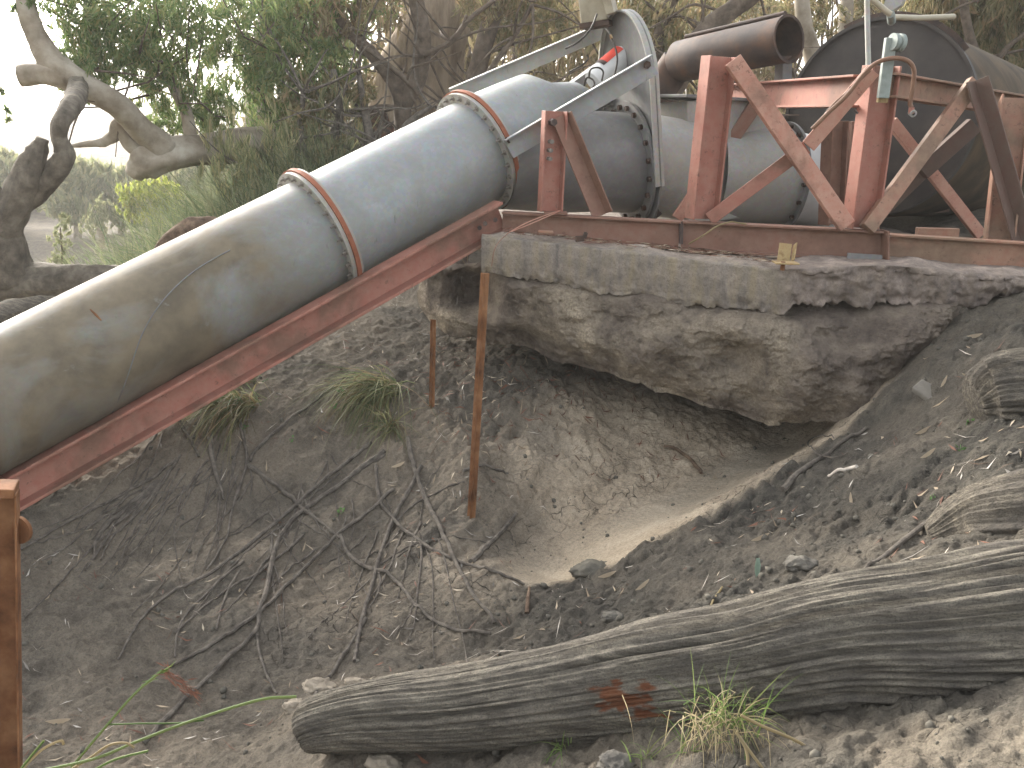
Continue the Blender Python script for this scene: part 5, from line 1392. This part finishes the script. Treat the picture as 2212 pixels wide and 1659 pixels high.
# sticks and small woody things
def stick(name, pix, w0, w1, mat, label, cat='stick', lift=.8, n=8):
    p = root_path(pix, w0 * lift)
    o = MB().tube(p, list(np.interp(np.linspace(0, 1, len(p)), [0, 1], [w0, w1])), n).build(name, mat, None, smooth=True)
    return tag(o, label, cat)
stick('dark_stick', [(1846, 1255), (1930, 1190), (2042, 1104)], .007, .011, M['root'], 'straight dark stick on the slope above the right end of the log')
sk = stick('ridge_stick', [(1690, 1065), (1740, 1015), (1790, 985), (1870, 932)], .016, .008, M['root'], 'long stick lying along the dark ridge beside the cavity')
stick('gully_twig', [(1515, 1030), (1490, 1000), (1460, 978), (1433, 972)], .011, .007, M['brown_wood'], 'dark crooked twig sticking out of the pale gully clay', lift=2.0)
stick('bleached_twig', [(1790, 1032), (1815, 1020), (1850, 1011)], .007, .009, M['bone'], 'bleached white twig on the dark ridge')
stick('bent_twig', [(1830, 990), (1800, 1000), (1760, 990), (1742, 965), (1770, 950), (1800, 958)], .004, .003, M['root'], 'thin curled twig arching over the ridge stick', lift=6)
stick('splinter', [(1138, 1330), (1140, 1300), (1143, 1276)], .010, .006, M['brown_wood'], 'upright brown wood splinter in the dark soil below the gully')
stick('grey_splinter', [(372, 897), (400, 935), (430, 990)], .012, .007, M['log_old'], 'pale grey splinter standing beside the left tussock')
stick('clay_twig', [(1000, 1020), (1040, 1008), (1078, 1020), (1098, 1027)], .010, .005, M['root'], 'short brown twig lying on the bank right of the tall stake')
stick('long_twig', [(1560, 1270), (1535, 1310), (1528, 1345)], .004, .003, M['straw'], 'thin pale twig standing just behind the middle of the log')

# ------------------------------------------------------------------ tussocks and small plants
def tussock(pix, n, L, label, mat, lean, spread=.05, w=(.004, .008), bend=(1.2, 3.0), dry=None, name='grass_tussock'):
    g = G(*pix)
    o = empty(name, g, label, 'grass tussock')
    def mk(n, mat, nm):
        b = np.array(g)[None] + rng.normal(size=(n, 3)) * np.array([spread, spread, .012])
        d = unit(rng.normal(size=(n, 3)) * .33 + np.array(lean))
        V, Q = blades(b, d, rng.uniform(L * .5, L * 1.15, n), rng.uniform(*w, n), rng.uniform(*bend, n), 6)
        return link(nm, np_mesh(nm, V, Q), mat, o, False)
    mk(n, mat, 'blades')
    if dry: mk(dry, M['dry_blade'], 'dead_blades')
    return o
tussock((516, 868), 560, .60, 'drooping tussock with brown dead blades below the middle of the red beam', M['tussock'], (-.6, -.6, .25), .05, dry=260)
tussock((535, 818), 420, .62, 'greener tussock tucked right under the red beam', M['tussock'], (-.75, -.45, .22), .05, dry=60)
tussock((832, 832), 620, .68, 'largest drooping green tussock in the middle of the bank', M['tussock'], (-.5, -.7, .25), .06, dry=90)
tussock((846, 925), 130, .34, 'small spiky tussock just below the largest one', M['tussock'], (-.1, -.6, .5), .03, dry=50)
def seedling(pix, k, s, label):
    g = G(*pix); o = empty('seedling', g, label, 'seedling')
    mb = MB(); mb.tube([g, g + Vector((0, -.01, s * .6))], .0015, 4); mb.build('stem', M['seed'], o)
    n = k; c = np.array(g)[None] + rng.normal(size=(n, 3)) * s * .45 + np.array([0, -.01, s * .6])
    V, Q = leaf_quads(c, unit(rng.normal(size=(n, 3)) + [0, -.4, .2]), rng.uniform(.6, 1.1, n) * s, rng.uniform(.5, .8, n) * s)
    link('leaves', np_mesh('leaves', V, Q), M['seed'], o, False)
for pix, k, s, lb in [((740, 853), 12, .028, 'bright green seedling at the upper left of the largest tussock'), ((722, 884), 10, .026, 'second bright seedling below the one by the largest tussock'),
        ((528, 930), 9, .024, 'tiny green seedling right of the brown bladed tussock'), ((737, 1112), 11, .026, 'green seedling among the crossing roots in mid bank'), ((633, 953), 8, .02, 'lone seedling between the two tussocks'),
        ((2088, 915), 9, .022, 'small green seedling beside the timber at right edge'), ((2075, 972), 9, .022, 'lower green sprout beside the timber at right edge'), ((2010, 1075), 6, .014, 'tiny green sprout above the dark stick')]:
    seedling(pix, k, s, lb)
# grass growing over the log at lower right
gt = empty('grass_clump', G(1560, 1560), 'fresh green grass clump with straw runners growing against the log', 'grass')
g = np.array(P(1575, 1548, 2.19)); n = 80
b = g[None] + np.column_stack([rng.normal(0, .050, n), rng.normal(0, .03, n), rng.normal(0, .012, n) - .02])
V, Q = blades(b, unit(rng.normal(size=(n, 3)) * .42 + [.05, -.1, .8]), rng.uniform(.06, .21, n), rng.uniform(.0025, .0045, n), rng.uniform(.2, 1.6, n), 5)
link('green_blades', np_mesh('green_blades', V, Q), M['green_blade'], gt, False)
n = 110; b = g[None] + np.column_stack([rng.normal(-.02, .055, n), rng.normal(-.01, .03, n), rng.normal(0, .02, n)])
V, Q = blades(b, unit(rng.normal(size=(n, 3)) * .5 + [0, -.35, .1]), rng.uniform(.06, .2, n), rng.uniform(.002, .004, n), rng.uniform(1, 3.5, n), 5)
link('straw_blades', np_mesh('straw_blades', V, Q), M['straw'], gt, False)
for pts in ([(1600, 1545), (1650, 1570), (1720, 1600), (1782, 1640)], [(1590, 1580), (1612, 1620), (1615, 1662), (1606, 1700)], [(1596, 1590), (1640, 1650), (1680, 1700)]):
    MB().tube(spline([P(a, c, 2.10 - .0006 * (c - 1545)) for a, c in pts], 5), .004, 6).build('runner', M['straw'], gt, smooth=True)
for k, (x, y, lb) in enumerate([(1215, 1620, 'thin green grass tuft under the belly of the log'), (1395, 1640, 'sparse green tuft below the orange decayed patch'), (1480, 1620, 'pale green tuft near the straw runners')]):
    gg = G(x, y); n = 22; o = empty('grass_tuft', gg, lb, 'grass')
    V, Q = blades(np.array(gg)[None] + rng.normal(size=(n, 3)) * .012, unit(rng.normal(size=(n, 3)) * .6 + [0, -.1, .8]), rng.uniform(.06, .16, n), rng.uniform(.002, .004, n), rng.uniform(.3, 1.5, n), 5)
    link('blades', np_mesh('blades', V, Q), M['green_blade'], o, False)
# near grass stalks at the lower left
gs = empty('tall_grass_plant', P(120, 1690, 1.9), 'tall near grass stems with a drooping reddish seed head at lower left', 'grass')
for pts, w, m in ([[(140, 1675, 1.9), (220, 1580, 1.9), (290, 1500, 1.92), (350, 1448, 1.95)], .003, 'green_blade'], [[(60, 1670, 1.85), (200, 1640, 1.85), (300, 1600, 1.88), (420, 1555, 1.9), (560, 1512, 1.95), (640, 1505, 1.98)], .0035, 'green_blade'],
                  [[(140, 1670, 1.85), (190, 1640, 1.86), (235, 1610, 1.86), (270, 1605, 1.86), (290, 1615, 1.86)], .003, 'straw'], [[(235, 1565, 1.9), (300, 1563, 1.9), (380, 1562, 1.9), (440, 1556, 1.9)], .002, 'green_blade'],
                  [[(200, 1665, 1.85), (250, 1640, 1.86), (320, 1622, 1.87)], .003, 'green_blade'], [[(45, 1665, 1.85), (90, 1620, 1.85), (130, 1600, 1.85), (138, 1608, 1.85)], .003, 'straw'], [[(40, 1668, 1.85), (70, 1630, 1.85), (95, 1600, 1.85)], .003, 'green_blade']):
    MB().tube(spline([P(*q) for q in pts], 6), w, 5).build('stem', M[m], gs, smooth=True)
n = 60; g = np.array(P(355, 1448, 1.95))
c = g[None] + np.outer(np.linspace(0, 1, n), np.array(P(425, 1500, 1.95)) - g) + rng.normal(size=(n, 3)) * .007
V, Q = leaf_quads(c, unit(np.array([.75, 0, -.6]) + rng.normal(size=(n, 3)) * .35), rng.uniform(.02, .05, n), rng.uniform(.0025, .005, n))
link('seed_head', np_mesh('seed_head', V, Q), M['lit_red'], gs, False)
V, Q = leaf_quads(g[None] + np.outer(np.linspace(-.07, .03, 14), [.6, 0, .5]), unit(np.array([.6, 0, .5]) + rng.normal(size=(14, 3)) * .15), rng.uniform(.03, .05, 14), rng.uniform(.003, .006, 14))
link('sheath', np_mesh('sheath', V, Q), M['green_blade'], gs, False)

# ------------------------------------------------------------------ stones, clods, litter
def rock(pix, r, mat, label, name, cat, sc=(1, 1, 1), flat=None, seed=0, lift=0.2):
    g = G(*pix)
    bm = bmesh.new(); bmesh.ops.create_icosphere(bm, subdivisions=4, radius=1.0)
    co = np.array([v.co[:] for v in bm.verts])
    d = 1 + .30 * fbm(co[:, 0] * 1.1 + seed, co[:, 1] * 1.1, co[:, 2] * 1.1, 3) + .17 * fbm(co[:, 0] * 3.5, co[:, 1] * 3.5 + seed, co[:, 2] * 3.5, 4, .65)
    for v, k in zip(bm.verts, d): v.co = Vector((v.co.x * sc[0], v.co.y * sc[1], v.co.z * sc[2])) * r * k + g + Vector((0, 0, r * sc[2] * lift))
    me = bpy.data.meshes.new(name); bm.to_mesh(me); bm.free()
    return tag(link(name, me, mat, None), label, cat)
rock((1285, 1232), .085, M['crumb'], 'largest brown clod sunk in the lip of the pale gully', 'soil_clod', 'clod', (1.25, .9, .7), seed=3, lift=-.3)
ck = MB(); kp = G(2005, 850)
ck.add([kp + Vector(v) for v in [(-.085, -.01, .03), (.0, -.065, -.02), (.075, .01, .02), (-.02, .045, .06), (-.08, -.005, .005), (.0, -.06, -.045), (.07, .012, -.008), (-.02, .05, .03)]], [[0, 1, 2, 3], [7, 6, 5, 4], [0, 4, 5, 1], [1, 5, 6, 2], [2, 6, 7, 3], [3, 7, 4, 0]])
tag(ck.build('concrete_chip', M['stone'], None, bevel=.006), 'pale triangular concrete chip on the slope right of the footing', 'stone')
for k, (pix, r_, m, lb) in enumerate([((1325, 1338), .040, 'clod', 'rounded brown clod just behind the log left of its middle'), ((1660, 1330), .045, 'clay_clod', 'pale yellowish clay clod behind the log near its middle'), ((1740, 1320), .035, 'clay_clod', 'smaller pale clay clod right of the yellowish one'),
        ((1600, 1335), .03, 'clay_clod', 'broken pale clod left of the yellowish one'), ((690, 1490), .05, 'clay_clod', 'pale grey clod beside the left end of the log'), ((640, 1530), .04, 'clay_clod', 'chalky clod at the lower left of the log end'), ((770, 1480), .035, 'clay_clod', 'pale lump behind the left end of the log'),
        ((830, 1655), .045, 'clay_clod', 'pale rounded lump under the left part of the log'), ((1330, 1655), .04, 'clod', 'grey lump under the middle of the log'), ((1730, 1225), .05, 'clod', 'dark clod on the ridge slope above the log')]):
    rock(pix, r_, M[m], lb, 'soil_clod', 'clod', (1.2, .9, .65), seed=k * 2.3 + 1)
lf = MB(); g = G(1632, 1248)
pts = [(0, 0), (.010, .022), (.011, .048), (.004, .078), (-.007, .076), (-.010, .046), (-.007, .02)]
lf.add([g + Vector((x, -.006 - .004 * math.sin(y * 40), y + .004)) for x, y in pts] + [g + Vector((x, -.0075 - .004 * math.sin(y * 40), y + .004)) for x, y in pts], [list(range(7)), [13, 12, 11, 10, 9, 8, 7]])
tag(lf.build('gum_leaf', M['blue_leaf'], None), 'fresh blue green gum leaf standing on the soil behind the log', 'leaf')

# small crumbs of earth
ico = bmesh.new(); bmesh.ops.create_icosphere(ico, subdivisions=1, radius=1.0)
iv = np.array([v.co[:] for v in ico.verts]); iff = np.array([[v.index for v in f.verts] for f in ico.faces]); ico.free()
n = 4200
cx = rng.uniform(-2.4, 2.4, n); cy = rng.uniform(1.7, 6.2, n)
keep = np.abs(cx) < cy * .58; cx, cy = cx[keep], cy[keep]
lo_m = np.interp(cx, CR[:, 0], CR[:, 1], left=3.4, right=5.1)
wgt = np.where((cy < lo_m) & (cx > -.2), 1.0, .28); wgt = np.where((cy > lo_m) & (cx > .4), .10, wgt)
keep = rng.random(len(cx)) < wgt * (0.4 + .8 * (fbm(cx * 2, cy * 2, 5, 2) > -.05)); cx, cy = cx[keep], cy[keep]
n = len(cx); r_ = .004 + .012 * rng.random(n) ** 5
V = iv[None] * (r_[:, None, None] * (0.65 + .7 * rng.random((n, len(iv), 1)))) + np.stack([cx, cy, gz(cx, cy) + r_ * .25], -1)[:, None]
Q = (iff[None] + (np.arange(n) * len(iv))[:, None, None]).reshape(-1, 3)
tag(link('earth_crumbs', np_mesh('earth_crumbs', V.reshape(-1, 3), Q), M['crumb'], None, False, 0, 'stuff'), 'small loose crumbs of dark earth scattered over the bank', 'soil crumbs')

# leaf litter and twiglets lying on the slope
def litter(name, n, xr, yr, mats, L, W, label, dens=None, lift=.004, cat='leaf litter'):
    x = rng.uniform(*xr, n); y = rng.uniform(*yr, n)
    k = np.abs(x) < y * .6
    if dens is not None: k &= rng.random(n) < dens(x, y)
    x, y = x[k], y[k]; n = len(x)
    a = rng.uniform(0, 2 * np.pi, n); l = rng.uniform(*L, n); w = rng.uniform(*W, n)
    dx, dy = np.cos(a), np.sin(a)
    def at_(s, lat):
        px_ = x + dx * l * s - dy * w * lat; py_ = y + dy * l * s + dx * w * lat
        return px_, py_
    curl = rng.uniform(0, .25, n) * l
    V = []
    for s, lat in ((-.5, 0), (-.05, .5), (.5, .15), (-.05, -.5)):
        px_, py_ = at_(s, lat)
        V.append(np.stack([px_, py_, gz(px_, py_) + lift + (curl if s > .3 else 0) + .002], -1))
    V = np.stack(V, 1).reshape(-1, 3)
    me = np_mesh(name, V, np.arange(n * 4).reshape(n, 4), rng.integers(0, len(mats), n))
    return tag(link(name, me, [M[m] for m in mats], None, False, 0, 'stuff'), label, cat)
dm = lambda x, y: np.clip(.35 + 1.1 * fbm(x * 1.6, y * 1.6, 12, 3), .06, 1) * np.where((x > .2) & (y > np.interp(x, CR[:, 0], CR[:, 1])) & (y < 6), .12, 1)
litter('leaf_litter', 3600, (-3.2, 2.2), (2.4, 7.6), ['lit_tan', 'lit_red', 'lit_grey', 'lit_tan'], (.022, .075), (.004, .010), 'dry gum leaves strewn over the bank', dm)
litter('twig_litter', 3400, (-3.2, 2.2), (2.4, 7.6), ['root', 'brown_wood', 'lit_red', 'bone'], (.03, .13), (.0015, .0045), 'fine dry twigs and bark shreds strewn over the bank', dm)
litter('red_bark_litter', 1900, (-.6, 1.5), (5.0, 6.6), ['lit_red', 'lit_red', 'brown_wood', 'lit_tan'], (.025, .09), (.003, .008), 'reddish bark shreds gathered below the footing', lambda x, y: np.clip(.9 - np.hypot(x - .1, y - 5.9) * .7, .05, 1))
n = 700; px = rng.uniform(1090, 1720, n); x = []; 
V = []
for p_ in px:
    Y_ = ipx(p_, top_e)[1] + rng.uniform(.02, .35); q = P(p_, ipx(p_, top_e)[0], ipx(p_, top_e)[1]); q = Vector((q.x, float(Y_), q.z + .03))
    a = rng.uniform(0, 6.28); l = rng.uniform(.01, .04); w = rng.uniform(.002, .005); dx, dy = math.cos(a), math.sin(a)
    V += [(q.x - dx * l, q.y - dy * l, q.z), (q.x - dy * w, q.y + dx * w, q.z + .004), (q.x + dx * l, q.y + dy * l, q.z + .003), (q.x + dy * w, q.y - dx * w, q.z + .001)]
tag(link('slab_litter', np_mesh('slab_litter', np.array(V), np.arange(n * 4).reshape(n, 4), rng.integers(0, 3, n)), [M['lit_red'], M['brown_wood'], M['lit_tan']], None, False, 0, 'stuff'), 'fine bark and leaf bits lying on the sandy slab top', 'litter')
# single larger pale leaves that can be picked out
for k, (pix, ang, lb) in enumerate([((2100, 730), .3, 'pale curled leaf on the upper right slope'), ((2092, 820), -.5, 'yellowish leaf above the right hand timber'), ((2035, 830), 1.2, 'cream leaf beside the concrete chip'), ((1990, 935), .7, 'yellow leaf below the concrete chip'),
        ((1835, 1085), 1.6, 'cream leaf on the ridge below the bleached twig'), ((1386, 1268), .9, 'pale leaf on the dark soil below the gully, larger of two'), ((1310, 1245), .5, 'pale leaf touching the big gully clod'), ((2000, 985), .8, 'tan bark strip above the dark stick'),
        ((1640, 1165), .6, 'whitish leaf on the ridge crest soil'), ((130, 1560), .2, 'white bark flake at the lower left of bank'), ((860, 1008), .6, 'pale bark strip beside the small spiky tussock')]):
    g = G(*pix); dx, dz = math.cos(ang), math.sin(ang) * .6; L_ = .045
    V = []
    for s, w in ((-1, .0), (-.4, .008), (.2, .010), (.7, .006), (1, 0)):
        c_ = g + Vector((dx * L_ * s, .5 * dz * L_ * s - .012, dz * L_ * s + .012 + .006 * s * s))
        V += [c_ + Vector((-dz * w, 0, dx * w)), c_ - Vector((-dz * w, .004, dx * w))]
    mb = MB().add(V, [[2*i, 2*i+1, 2*i+3, 2*i+2] for i in range(4)])
    tag(mb.build('fallen_leaf', M['lit_tan'], None, smooth=True), lb, 'leaf')

# ------------------------------------------------------------------ haze volume added to lift dark foliage, standing in for lens flare
hz = MB().box((-70, 140, 6), (-70, -20, 6), 260, 24)
hm = bpy.data.materials.new('dusty_air'); hm.use_nodes = True
hn = hm.node_tree.nodes; hn.remove(hn['Principled BSDF'])
pv = hn.new('ShaderNodeVolumePrincipled'); pv.inputs['Density'].default_value = HAZE
pv.inputs['Color'].default_value = (.93, .90, .84, 1); pv.inputs['Anisotropy'].default_value = 0.3
hm.node_tree.links.new(pv.outputs[0], hn['Material Output'].inputs['Volume'])
ho_ = hz.build('haze', hm, None, kind='stuff')
ho_['label'] = 'thin dusty evening air over the whole river bank'; ho_['category'] = 'haze'
